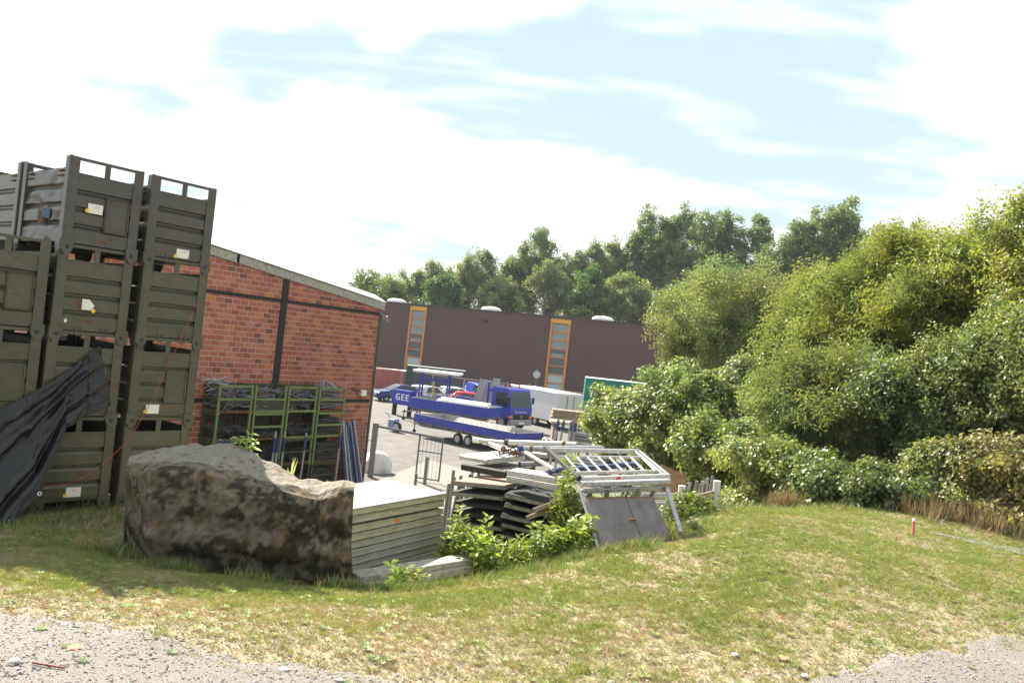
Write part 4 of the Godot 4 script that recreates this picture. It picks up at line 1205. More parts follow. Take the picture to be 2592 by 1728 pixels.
# ---------- brick shed ----------
func roofline(x: float) -> float: return 6.4 - 0.118 * x
func shed() -> void:
	var t := thing("brick_shed", "red brick shed with black steel framing and grey roof verge", "building", V(-4.95, 0, -29.88), 0.993)
	var g := G.new()
	var prof := [Vector2(0, 0), Vector2(0, roofline(0)), Vector2(-16, roofline(-16)), Vector2(-16, 0)]
	g.prism(prof, -11.0, -0.003)
	part("mortar_wall", g, grainy([[0.0, [0.38, 0.26, 0.22]], [0.5, [0.46, 0.33, 0.285]], [1.0, [0.52, 0.39, 0.34]]], 0.02, V(1, 1, 1), 0.95, 0.0, 4, 81), t)
	# bricks
	var pal := [[0.34, 0.1, 0.065], [0.4, 0.13, 0.08], [0.27, 0.083, 0.062], [0.44, 0.165, 0.105], [0.36, 0.118, 0.08], [0.2, 0.07, 0.06], [0.48, 0.175, 0.075], [0.31, 0.1, 0.074]]
	var mats := []
	for p in pal:
		mats.append(grainy([[0.0, [p[0] * 0.8, p[1] * 0.8, p[2] * 0.8]], [0.6, p], [1.0, [p[0] * 1.12, p[1] * 1.15, p[2] * 1.2]]], 0.05, V(1.5, 1.5, 1.5), 0.92, 0.0, 3, 91))
	var bm := G.new()
	bm.bev(-0.136, 0.136, 0.0, 0.134, -0.02, 0.006, 0.004)
	var shape := bm.mesh()
	var spots := []
	var row := 0
	var pitch := 0.3
	while row < 53:
		var y := 0.02 + row * 0.16
		var off := pitch * 0.5 if row % 2 else 0.0
		var k := 0
		while true:
			var x := -0.15 - off * 0.999 - k * pitch
			if x < -13.0: break
			k += 1
			if y + 0.134 > roofline(x) + 0.2: continue
			var w := to_world(t, V(x, y, 0))
			var seen := y > 3.3 and x > -8.6 or (x > -1.9 and y > 1.9)
			spots.append([x, y, (0.0 if seen else 1000.0) + w.distance_to(V(0, 5.6, 0))])
		if row % 2 and y + 0.134 < roofline(0.0) + 0.2: spots.append([-0.071, y, 27.0 if y > 1.9 else 1027.0, 0.48])
		row += 1
	spots.sort_custom(func(a, b): return a[2] < b[2])
	var rest := G.new()
	rest.tint = true
	for i in spots.size():
		var s: Array = spots[i]
		var pk: int = [0, 1, 0, 4, 1, 3, 2, 7, 4, 0, 5, 3, 1, 6][rng.randi() % 14]
		var at := V(s[0] + rf(-0.004, 0.004), s[1], rf(-0.002, 0.003))
		if i < 300:
			var o := part("brick", shape, mats[pk], t)
			o.position = at
			if s.size() > 3: o.scale.x = s[3]
		else:
			rest.x = Transform3D(Basis.from_scale(V(s[3] if s.size() > 3 else 1.0, 1, 1)), at)
			rest.col = Color(pal[pk][0], pal[pk][1], pal[pk][2])
			rest.box(-0.136, 0.136, 0.0, 0.134, -0.02, 0.006)
	var rm := StandardMaterial3D.new()
	rm.vertex_color_use_as_albedo = true
	rm.roughness = 0.92
	rm.albedo_texture = noise_tex([[0.0, [0.75, 0.75, 0.75]], [1.0, [1, 1, 1]]], 0.05, 3, 91)
	rm.uv1_triplanar = true
	rm.uv1_scale = V(1.5, 1.5, 1.5)
	var ro := part("further_bricks", rest, rm, t)
	tag(ro, "", "", "", "stuff")
	# steel framing
	var iron := grainy([[0.0, [0.007, 0.008, 0.009]], [1.0, [0.016, 0.017, 0.019]]], 0.03, V(1, 1, 1), 0.75)
	g = G.new()
	g.bev(-4.62, -4.36, 0.0, roofline(-4.5) - 0.01, -0.02, 0.03, 0.004)
	part("steel_column", g, iron, t)
	for y in [6.22, 3.02]:
		g = G.new()
		g.bev(-13.0, -4.63, y - 0.055, y + 0.055, -0.02, 0.022, 0.004)
		part("steel_beam", g, iron, t)
		g = G.new()
		g.bev(-4.35, -0.02, y - 0.055, y + 0.055, -0.02, 0.022, 0.004)
		part("steel_beam", g, iron, t)
	g = G.new()
	g.tube(V(0.06, 0.0, 0.02), V(0.06, 6.25, 0.02), 0.055, 0.055, 10)
	part("downpipe", g, plain(0.06, 0.06, 0.045, 0.5), t)
	g = G.new()
	g.bar(V(0.0, 6.25, 0.05), V(0.32, 6.12, 0.05), 0.08, 0.07)
	g.bar(V(0.3, 6.14, 0.05), V(0.45, 5.98, 0.05), 0.12, 0.12)
	part("gutter_outlet", g, M.dull, t)
	# verge boards and the edge of the roof sheeting
	for k in 12:
		var x1 := 0.22 - k * 1.12
		var x0 := x1 - 1.11
		var gap := 0.1 if k == 5 else 0.0
		g = G.new()
		g.hexa([V(x0 + gap, roofline(x0), 0.012), V(x1, roofline(x1), 0.012), V(x1, roofline(x1), 0.06), V(x0 + gap, roofline(x0), 0.06), V(x0 + gap, roofline(x0) + 0.25, 0.012), V(x1, roofline(x1) + 0.25, 0.012), V(x1, roofline(x1) + 0.25, 0.06), V(x0 + gap, roofline(x0) + 0.25, 0.06)])
		part("verge_board", g, M.concrete, t)
		g = G.new()
		g.hexa([V(x0 - 0.05, roofline(x0) + 0.275, -0.5), V(x1, roofline(x1) + 0.275, -0.5), V(x1, roofline(x1) + 0.275, 0.09), V(x0 - 0.05, roofline(x0) + 0.285, 0.09), V(x0 - 0.05, roofline(x0) + 0.56, -0.5), V(x1, roofline(x1) + 0.55, -0.5), V(x1, roofline(x1) + 0.3, 0.09), V(x0 - 0.05, roofline(x0) + 0.31, 0.09)])
		part("verge_sheet", g, grainy([[0.0, [0.5, 0.49, 0.49]], [1.0, [0.68, 0.67, 0.67]]], 0.02, V(0.6, 0.6, 0.6), 0.5, 0.0, 4, 95) if k == 0 else t.get_node("verge_sheet").material_override, t)
	g = G.new()
	g.hexa([V(-16, roofline(-16) + 0.27, -11.2), V(0.25, roofline(0.25) + 0.27, -11.2), V(0.25, roofline(0.25) + 0.27, -0.5), V(-16, roofline(-16) + 0.27, -0.5), V(-16, roofline(-16) + 0.4, -11.2), V(0.25, roofline(0.25) + 0.4, -11.2), V(0.25, roofline(0.25) + 0.4, -0.51), V(-16, roofline(-16) + 0.4, -0.51)])
	part("roof", g, M.concrete, t)
	g = G.new()
	g.bev(-0.62, -0.36, 3.2, 3.42, 0.02, 0.16, 0.02)
	part("wall_lamp", g, M.pale, t)
	g = G.new()
	g.bar(V(-0.95, 3.4, 0.05), V(-0.6, 3.38, 0.1), 0.04, 0.04)
	part("lamp_arm", g, M.black, t)

func to_world(t: Node3D, p: Vector3) -> Vector3: return t.transform * p

# ---------- green stillages full of scaffold fittings ----------
func racks() -> void:
	var o := V(-4.95, 0, -29.88)
	var fr := Basis(Vector3.UP, 0.993)
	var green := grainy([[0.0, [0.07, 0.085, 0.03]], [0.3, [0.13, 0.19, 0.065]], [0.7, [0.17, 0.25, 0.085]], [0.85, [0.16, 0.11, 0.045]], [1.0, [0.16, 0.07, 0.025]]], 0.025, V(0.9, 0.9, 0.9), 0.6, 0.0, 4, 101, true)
	var grimy_shaded := grainy([[0.0, [0.03, 0.032, 0.014]], [0.5, [0.06, 0.062, 0.028]], [1.0, [0.1, 0.06, 0.03]]], 0.03, V(0.9, 0.9, 0.9), 0.7, 0.0, 4, 103, true)  # rusty grime on the lower tiers, shade painted into the back members
	var rackback_shade := grainy([[0.0, [0.03, 0.03, 0.02]], [1.0, [0.08, 0.065, 0.04]]], 0.03, V(1, 1, 1), 0.8)  # shadow behind the loads, put into the colour of the back sheets
	var W := 1.22
	var H := 0.84
	var D := 0.7
	var tier := ["bottom", "second", "third", "top"]
	var bay := ["leftmost", "second", "third", "rightmost"]
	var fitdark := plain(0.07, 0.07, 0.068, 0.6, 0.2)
	var stuff_m := [M.dull, M.steel, M.black]
	for i in 4:
		for k in 4:
			var lab := "green steel stillage in the %s tier, %s stack along the brick wall" % [tier[k], bay[i]]
			var c: Vector3 = o + fr * V(-7.13 + W / 2 + i * 1.3, 0, 0.74 - D / 2)
			c.y = 0.22 + k * H
			var t := thing("stillage", lab, "stillage", c, 0.993 + rf(-0.01, 0.01), "green stillages along the brick wall")
			for s in [[-1, -1], [1, -1], [1, 1], [-1, 1]]:
				var g := G.new()
				g.bev(s[0] * W / 2 - s[0] * 0.07, s[0] * W / 2, 0.0, H - 0.01, s[1] * D / 2 - s[1] * 0.05, s[1] * D / 2, 0.004)
				g.bev(s[0] * W / 2 - s[0] * 0.09, s[0] * W / 2 + s[0] * 0.012, -0.05, 0.04, s[1] * D / 2 - s[1] * 0.09, s[1] * D / 2 + s[1] * 0.012, 0.004)
				part("post", g, green if s[1] > 0 and k >= 1 else grimy_shaded, t)
			for s in [-1, 1]:
				for y in [0.03, 0.4, H - 0.05]:
					if i == 1 and k == 3 and s == 1 and y > 0.5: continue
					if s == 1 and (k < 3 and y > 0.1 and (i + k) % 2 == 0): continue
					var g := G.new()
					g.bev(-W / 2 + 0.051, W / 2 - 0.051, y - 0.034, y + 0.034, s * D / 2 - 0.02, s * D / 2 + 0.018, 0.003)
					part("long_rail", g, M.rust if (i + k) % 3 == 0 and y < 0.1 else (green if s > 0 and k >= 2 else grimy_shaded), t)
					g = G.new()
					g.bev(s * W / 2 - 0.02, s * W / 2 + 0.018, y - 0.034, y + 0.034, -D / 2 + 0.051, D / 2 - 0.051, 0.003)
					part("end_rail", g, grimy_shaded, t)
			var g := G.new()
			g.box(-W / 2 + 0.02, W / 2 - 0.02, 0.04, 0.055, -D / 2 + 0.02, D / 2 - 0.02)
			part("floor", g, M.rust, t)
			g = G.new()
			g.box(-W / 2 + 0.052, W / 2 - 0.052, 0.06, 0.74, -D / 2 + 0.004, -D / 2 + 0.014)  # tall dark sheet imitates the shadowed back of the stillage
			if i == 1 and k == 3: g.box(-W / 2 + 0.052, W / 2 - 0.052, 0.06, 0.38, D / 2 - 0.012, D / 2 - 0.004)
			part("shade_sheet_wall", g, rackback_shade, t)
			# a load of couplers, braces and jack spindles: too many and too tangled to count
			g = G.new()
			var fill := 0.62 if k == 3 else 0.34 + 0.2 * (i % 2)
			if i == 1 and k == 2: fill = 0.1
			for q in int(45 + 110 * fill):
				var p := V(rf(-0.5, 0.5), 0.08 + pow(rng.randf(), 0.8) * fill, rf(-0.26, 0.28))
				var dir := V(rf(-1, 1), rf(-0.35, 0.35), rf(-1, 1)).normalized() * rf(0.1, 0.32)
				if i == 3: dir = V(rf(0.8, 1.2), rf(-0.12, 0.12), rf(-0.2, 0.2)) * 0.45
				if i == 3: p.x *= 0.25
				g.tube(p - dir, p + dir, rf(0.014, 0.026), -1.0, 5)
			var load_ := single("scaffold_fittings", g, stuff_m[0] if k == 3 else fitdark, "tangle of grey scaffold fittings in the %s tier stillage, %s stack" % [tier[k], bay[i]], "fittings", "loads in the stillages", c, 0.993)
			tag(load_, "", "", "", "stuff")
			if k == 3 or (k == 2 and i != 1):
				g = G.new()
				for q in 5:
					var p := V(rf(-0.5, 0.5), 0.3 + rf(0.0, 0.35) * (fill / 0.62), rf(-0.1, 0.28))
					g.tube(p, p + V(rf(-0.06, 0.06), rf(-0.05, 0.05), rf(-0.05, 0.05)), 0.028, -1.0, 6)
				part("red_couplings", g, plain(0.42, 0.04, 0.03, 0.6), load_)
	# bundle piled over the rim at both ends
	for e in 2:
		var g := G.new()
		var cx := -6.9 if e == 0 else -2.6
		for q in 26:
			var p := V(rf(-0.3, 0.3), rf(0.0, 0.3) * (1.0 - absf(rf(-0.5, 0.5))), rf(-0.2, 0.2))
			var dir := V(rf(-1, 1), rf(-0.4, 0.4), rf(-0.6, 0.6)).normalized() * rf(0.12, 0.28)
			g.tube(p - dir, p + dir, rf(0.015, 0.028), -1.0, 5)
		var at: Vector3 = o + fr * V(cx, 3.42, 0.36)
		var b := single("scaffold_fittings", g, M.steel, ["pale fittings heaped over the left end of the top stillages", "pale fittings heaped over the right end of the top stillages"][e], "fittings", "loads in the stillages", at, 0.993)
		tag(b, "", "", "", "stuff")
	# uprights leaning in front and at the end of the row
	for e in 8:
		var q: Array = [[-7.2, 0.0], [-7.05, 0.02], [-6.88, 0.0], [-5.2, 0.62], [-5.1, 0.6], [-4.82, 0.66], [-3.98, 0.7], [-2.4, 0.7]][e]
		var p: Vector3 = o + fr * V(q[0], 0.0, 1.05)
		p.y = 0.0
		pole("scaffold_upright", [p, p + V(rf(-0.05, 0.05), 2.05 + rf(-0.1, 0.15), -0.1)], 0.035, M.steel, "tall galvanised upright before the green stillages, %s from the left" % ORD[e], "uprights in front of the stillages", [[1.55, 0.45, M.navy]])
	for q in 16:
		var p: Vector3 = o + fr * V(-1.8 + q * 0.06, 0.0, 0.75 + rf(-0.2, 0.1))
		var m: Material = M.navy if q % 3 == 0 else M.steel
		pole("scaffold_upright", [p + V(0.25, 0, 0.3), p + V(-0.28 - 0.01 * q, 2.3 + rf(-0.12, 0.12), -0.15)], 0.035, m, "%s upright leaning at the right end of the stillages, %s in the bundle" % ["blue" if q % 3 == 0 else "grey", ORD[q]], ["blue leaning uprights", "grey leaning uprights"][0 if q % 3 == 0 else 1])
	# a braced frame and a wooden box by the corner
	var at: Vector3 = o + fr * V(-0.95, 0.0, 0.4)
	var t := thing("braced_scaffold", "grey braced scaffold frame leaning by the shed corner", "scaffold frame", at, 0.7)
	for w in [[V(-0.4, 0, 0), V(-0.4, 2.2, -0.2)], [V(0.35, 0, 0), V(0.35, 2.2, -0.2)], [V(-0.4, 2.2, -0.2), V(0.35, 2.2, -0.2)], [V(-0.4, 1.1, -0.1), V(0.35, 2.1, -0.2)], [V(0.35, 1.1, -0.1), V(-0.4, 2.1, -0.2)], [V(-0.4, 1.1, -0.1), V(0.35, 1.1, -0.1)]]:
		var g := G.new()
		g.tube(w[0], w[1], 0.028, -1.0, 8)
		part("tube", g, M.dull, t)
	t = thing("wooden_box", "dark wooden box at the foot of the shed corner", "box", o + fr * V(-1.15, 0, 0.35), 0.9)
	for k in 5:
		var g := G.new()
		g.bev(-0.35, 0.35, k * 0.22, k * 0.22 + 0.2, 0.3, 0.33, 0.004)
		part("board", g, M.greywood if k % 2 else M.rust, t)
		g = G.new()
		g.bev(0.35, 0.38, k * 0.22, k * 0.22 + 0.2, -0.33, 0.33, 0.004)
		part("board", g, M.greywood, t)
	var bag := []
	for i in 13:
		var r := PackedVector3Array()
		var e := i / 12.0
		for j in 20:
			var a := TAU * j / 20
			var w := sqrt(maxf(0.0, 1.0 - pow(e, 2.2))) * (0.95 + 0.12 * sin(a * 5.0 + e * 4.0) + 0.06 * sin(a * 11.0)) + 0.02
			r.append(V(cos(a) * 0.6 * w, e * 0.85, sin(a) * 0.5 * w))
		bag.append(r)
	var g := G.new()
	g.grid(bag, true)
	single("white_sack", g, grainy([[0.0, [0.45, 0.48, 0.5]], [1.0, [0.68, 0.7, 0.72]]], 0.03, V(1, 1, 1), 0.5, 0.0, 4, 105, false, 0.8), "big white bulging sack standing behind the gate post", "sack", "", V(-4.85, 0, -32.6), 0.3)

func gate() -> void:
	var iron := plain(0.15, 0.165, 0.185, 0.55, 0.2)
	var t := thing("yard_gate", "open grey steel tube gate with square post in the yard", "gate", V(-4.85, 0, -31.3))
	var g := G.new()
	g.bev(-0.1, 0.1, 0.0, 2.08, -0.1, 0.1, 0.01)
	part("post", g, iron, t)
	g = G.new()
	g.bar(V(0.1, 1.96, 0), V(2.62, 1.72, -0.18), 0.085, 0.085)
	part("top_rail", g, iron, t)
	for x in [1.72, 2.62]:
		g = G.new()
		g.bar(V(x, 0.08, -0.12), V(x, 1.78 if x > 2 else 1.85, -0.12), 0.06, 0.06)
		part("upright", g, iron, t)
	for y in [0.12, 1.16]:
		g = G.new()
		g.bar(V(1.75, y + 0.03, -0.12), V(2.6, y, -0.12), 0.05, 0.05)
		part("cross_rail", g, iron, t)
	for k in 5:
		g = G.new()
		g.bar(V(1.88 + k * 0.15, 0.14, -0.12), V(1.88 + k * 0.15, 1.75, -0.12), 0.012, 0.012)
		part("bar", g, iron, t)
	g = G.new()
	g.bar(V(-0.75, 1.45, 0.05), V(-0.1, 1.38, 0), 0.03, 0.03)
	g.bar(V(-0.75, 0.55, 0.05), V(-0.1, 0.5, 0), 0.03, 0.03)
	part("hinge_arm", g, iron, t)
	g = G.new()
	g.bev(-0.06, 0.06, 0, 1.05, -0.06, 0.06, 0.01)
	single("short_post", g, M.dull, "short grey post standing behind the open gate leaf", "post", "", V(-2.72, 0, -31.0))
	g = G.new()
	g.bev(-0.05, 0.05, 0, 0.5, -0.05, 0.05, 0.01)
	single("short_post", g, iron, "stubby dark post beside the foot of the gate leaf", "post", "", V(-3.0, 0, -30.3))

# ---------- brown hall ----------
func hall() -> void:
	var t := thing("brown_hall", "long dark brown industrial hall with two orange framed window strips", "building", V(5.94, 0, -103.0), -0.4799)
	var brown := grainy([[0.0, [0.066, 0.035, 0.034]], [0.5, [0.077, 0.041, 0.04]], [1.0, [0.088, 0.048, 0.046]]], 0.01, V(0.05, 0.05, 0.05), 0.6, 0.0, 4, 111)
	var top := 9.75
	for seg in [[-48.0, -23.05], [-20.3, -1.38], [1.38, 34.0]]:
		var g := G.new()
		var n := int((seg[1] - seg[0]) / 0.33)
		var st: float = (seg[1] - seg[0]) / n
		for k in n:
			var x: float = seg[0] + k * st
			var p := [[0.0, 0.0], [0.16, 0.0], [0.2, 0.02], [st - 0.04, 0.02], [st, 0.0]]
			for q in 4:
				g.quad(V(x + p[q][0], 0, p[q][1]), V(x + p[q + 1][0], 0, p[q + 1][1]), V(x + p[q + 1][0], top, p[q + 1][1]), V(x + p[q][0], top, p[q][1]))
		part("ribbed_wall", g, brown, t)
	var g := G.new()
	g.box(-48, 34, top - 0.25, top - 0.02, -40, -0.15)
	g.box(-48, 34, 0, top - 0.3, -40, -0.6)
	part("roof", g, plain(0.2, 0.2, 0.19, 0.9), t)
	g = G.new()
	g.box(-48, 34, top - 0.02, top + 0.14, -0.3, 0.1)
	part("coping", g, plain(0.045, 0.03, 0.03, 0.6), t)
	var fm := plain(0.52, 0.2, 0.045, 0.6)
	var fm2 := plain(0.62, 0.3, 0.04, 0.6)
	var clear := plain(0.09, 0.1, 0.105, 0.06)
	var dim := plain(0.2, 0.24, 0.25, 0.25)
	var light := plain(0.36, 0.45, 0.47, 0.35)
	for sx in [-21.67, 0.0]:
		var o := thing_part("window_strip", t, V(sx, 0, 0))
		for e in [-1, 1]:
			g = G.new()
			g.box(e * 1.38, e * 1.08, 0.0, 9.5, -0.1, 0.14)
			part("jamb", g, fm, o)
		g = G.new()
		g.box(-1.38, 1.38, 9.0, 9.52, -0.1, 0.15)
		part("head", g, fm2, o)
		for k in 9:
			g = G.new()
			g.box(-1.08, 1.08, 8.93 - k * 1.08 + 0.0, 9.0 - k * 1.08 + (0.0 if k == 0 else 0.06), -0.08, 0.1)
			if k: part("bar", g, fm, o)
			if k < 8:
				g = G.new()
				g.box(-1.08, 1.08, 9.0 - (k + 1) * 1.08 + 0.07, 9.0 - k * 1.08 - 0.08, -0.12, 0.0)
				part("pane", g, light if k > 5 else (dim if k < 3 else clear), o)
				if k == 3 or k == 1:
					g = G.new()
					g.box(-0.9, 0.8, 9.0 - (k + 1) * 1.08 + 0.1, 9.0 - (k + 1) * 1.08 + 0.45, 0.002, 0.012)
					part("blind", g, dim, o)
	for sx in [-26.9, -11.3, 4.8, 21.0]:
		var rows := []
		for i in 6:
			var a := i / 5.0 * PI / 2
			var r := PackedVector3Array()
			for j in 20: r.append(V(cos(TAU * j / 20) * 1.35 * cos(a), 0.35 + sin(a) * 0.42, sin(TAU * j / 20) * 1.35 * cos(a)))
			rows.append(r)
		g = G.new()
		g.grid(rows, true)
		g.tube(V(0, 0, 0), V(0, 0.36, 0), 1.4, 1.4, 20)
		var d := part("roof_light", g, M.pale, t)
		d.position = V(sx, top - 0.02, -1.9)
	g = G.new()
	g.bev(-0.35, 0.35, 8.3, 8.6, 0.05, 0.5, 0.03)
	g.bar(V(0, 8.5, 0), V(0, 8.45, 0.3), 0.1, 0.1)
	var lamp := part("wall_light", g, M.black, t)
	lamp.position = V(-10.8, 0, 0)

func thing_part(called: String, parent: Node3D, at: Vector3) -> Node3D:
	var o := Node3D.new()
	o.name = called
	parent.add_child(o, true)
	o.position = at
	return o

func fence() -> void:
	var t := thing("wire_fence", "tall wire mesh fence running in front of the brown hall", "fence", V(-16.0, 0, -79.0))
	var to := V(27.0, 0, 8.0)
	var g := G.new()
	g.tube(V(0, 2.06, 0), to + V(0, 2.06, 0), 0.04, -1.0, 6)
	part("top_rail", g, plain(0.3, 0.22, 0.18, 0.7), t)
	for k in 10:
		g = G.new()
		g.tube(to * (k / 9.0), to * (k / 9.0) + V(0, 2.35 if k % 3 == 0 else 2.1, 0), 0.06, -1.0, 8)
		part("post", g, plain(0.28, 0.24, 0.22, 0.7), t)
	g = G.new()
	for k in 12: g.bar(V(0, 0.1 + k * 0.17, 0.01), to + V(0, 0.1 + k * 0.17, 0.01), 0.012, 0.012)
	for k in 160: g.bar(to * (k / 160.0) + V(0, 0.05, 0.012), to * (k / 160.0) + V(0, 2.03, 0.012), 0.01, 0.01)
	part("mesh", g, M.dull, t)

# ---------- vehicles and yard ----------
func wheel(parent: Node3D, at: Vector3, r: float, w: float, side: float) -> void:
	var o := thing_part("wheel", parent, at)
	var rows := []
	for p in [[0.62, -0.5], [0.9, -0.5], [1.0, -0.3], [1.0, 0.3], [0.9, 0.5], [0.62, 0.5]]:
		var q := PackedVector3Array()
		for j in 24: q.append(V(cos(TAU * j / 24) * p[0] * r, sin(TAU * j / 24) * p[0] * r, p[1] * w))
		rows.append(q)
	var g := G.new()
	g.grid(rows, true)
	part("tyre", g, M.tyre, o)
	g = G.new()
	g.tube(V(0, 0, side * w * 0.3), V(0, 0, side * w * 0.44), r * 0.66, r * 0.6, 20)
	g.tube(V(0, 0, side * w * 0.44), V(0, 0, side * w * 0.52), r * 0.22, r * 0.2, 12)
	for k in 6: g.tube(V(cos(k * 1.047) * r * 0.42, sin(k * 1.047) * r * 0.42, side * w * 0.43), V(cos(k * 1.047) * r * 0.42, sin(k * 1.047) * r * 0.42, side * w * 0.46), r * 0.09, -1.0, 6)
	part("rim", g, M.rim, o)

func car(at: Vector3, turn: float, paint: Material, kind: String, label: String) -> void:
	var t := thing("parked_" + ("van" if kind == "van" else "car"), label, "van" if kind == "van" else "car", at, turn, "cars parked along the fence")
	var prof: Array
	var belt := 0.92
	if kind == "sedan": prof = [[2.2, 0.28], [2.25, 0.5], [2.16, 0.7], [1.9, 0.8], [1.05, 0.93], [0.28, 1.38], [0.0, 1.43], [-0.7, 1.42], [-1.05, 1.35], [-1.62, 1.0], [-2.12, 0.95], [-2.22, 0.7], [-2.18, 0.3]]
	elif kind == "van":
		prof = [[2.2, 0.3], [2.25, 0.6], [2.12, 0.95], [1.5, 1.2], [0.85, 1.8], [0.4, 1.92], [-0.6, 1.96], [-1.95, 1.93], [-2.15, 1.75], [-2.22, 1.0], [-2.2, 0.3]]
		belt = 1.15
	else: prof = [[1.95, 0.28], [2.0, 0.52], [1.9, 0.72], [1.6, 0.84], [1.0, 0.96], [0.3, 1.42], [0.0, 1.48], [-0.8, 1.5], [-1.45, 1.44], [-1.72, 1.2], [-1.95, 0.85], [-2.0, 0.55], [-1.95, 0.3]]
	var roof := 0.0
	for p in prof: roof = maxf(roof, p[1])
	var W := 0.86
	var zc := func(y: float, s: float) -> float: return s * (1.0 - 0.2 * smoothstep(belt - 0.05, roof, y))
	var rows := []
	for s in [-W, -W * 0.97, -W * 0.8, 0.0, W * 0.8, W * 0.97, W]:
		var r := PackedVector3Array()
		var k := 0.965 if absf(s) == W else (0.995 if absf(s) > 0.9 * W else 1.0)
		for p in prof: r.append(V(p[0] * k, 0.75 + (p[1] - 0.75) * k, zc.call(p[1], s)))
		rows.append(r)
	var g := G.new()
	g.grid(rows, true)
	for e in [0, 6]:
		var pv := PackedVector2Array()
		for q in rows[e]: pv.append(Vector2(q.x, q.y))
		var idx := Geometry2D.triangulate_polygon(pv)
		for i in range(0, idx.size(), 3): g.to(rows[e][idx[i]], rows[e][idx[i + 1]], rows[e][idx[i + 2]], V(0, 0.8, 0))
	part("body", g, paint, t)
	# glass a few millimetres proud of the cabin
	var f0 := 4
	var f1 := 5
	if kind == "van": f0 = 3; f1 = 4
	var wa := V(prof[f0][0] - 0.03, prof[f0][1] + 0.035, 0)
	var wb := V(prof[f1][0] + 0.05, prof[f1][1] - 0.03, 0)
	var nrm := V(wb.y - wa.y, wa.x - wb.x, 0).normalized() * 0.012
	g = G.new()
	g.quad(wa + nrm + V(0, 0, zc.call(wa.y, 0.76)), wa + nrm - V(0, 0, zc.call(wa.y, 0.76)), wb + nrm - V(0, 0, zc.call(wb.y, 0.74)), wb + nrm + V(0, 0, zc.call(wb.y, 0.74)))
	part("windscreen", g, M.glass, t)
	var r0 := prof.size() - 5
	if kind != "van":
		var ra := V(prof[r0][0], prof[r0][1] - 0.03, 0)
		var rb := V(prof[r0 + 1][0], prof[r0 + 1][1] + 0.02, 0)
		g = G.new()
		g.quad(ra + V(-0.015, 0.01, zc.call(ra.y, 0.72)), ra + V(-0.015, 0.01, -zc.call(ra.y, 0.72)), rb + V(-0.015, 0.01, -zc.call(rb.y, 0.74)), rb + V(-0.015, 0.01, zc.call(rb.y, 0.74)))
		part("rear_window", g, M.glass, t)
	for s in [-1, 1]:
		for w in ([[0.55, 0.02, 0.98, 0.3]] if kind == "van" else [[0.72, -0.3, 0.12, -0.28], [-0.36, -1.25, -0.34, -0.95]]):
			var ya := belt + 0.06
			var yb := roof - 0.11
			var pts := [V(w[0] + (0.35 if kind == "van" else 0.0), ya, s * (zc.call(ya, W) + 0.008)), V(w[1], ya, s * (zc.call(ya, W) + 0.008)), V(w[3] if kind != "van" else w[1], yb, s * (zc.call(yb, W) + 0.008)), V(w[2] - (0.12 if kind == "van" else 0.0), yb, s * (zc.call(yb, W) + 0.008))]
			g = G.new()
			g.quad(pts[0], pts[1], pts[2], pts[3])
			part("side_window", g, M.glass, t)
		g = G.new()
		g.bev(prof[1][0] - 0.14, prof[1][0] - 0.02, 0.6, 0.72, s * 0.45, s * 0.8, 0.02)
		part("headlight", g, M.lamp_clear, t)
		g = G.new()
		g.bev(-2.0 - (0.2 if kind != "hatch" else 0.0), -1.86 - (0.22 if kind == "sedan" else (0.26 if kind == "van" else 0.0)), 0.75, 1.0, s * 0.6, s * 0.83, 0.02)
		part("tail_light", g, M.lamp_red, t)
		for x in [1.32, -1.32]: wheel(t, V(x, 0.31, s * 0.76), 0.31, 0.2, s)
		g = G.new()
		g.bev(0.75, 0.95, belt + 0.03, belt + 0.16, s * 0.88, s * 1.02, 0.02)
		part("mirror", g, paint, t)
	g = G.new()
	g.bev(prof[1][0] - 0.06, prof[1][0] + 0.03, 0.42, 0.53, -0.26, 0.26, 0.005)
	part("number_plate", g, M.pale, t)

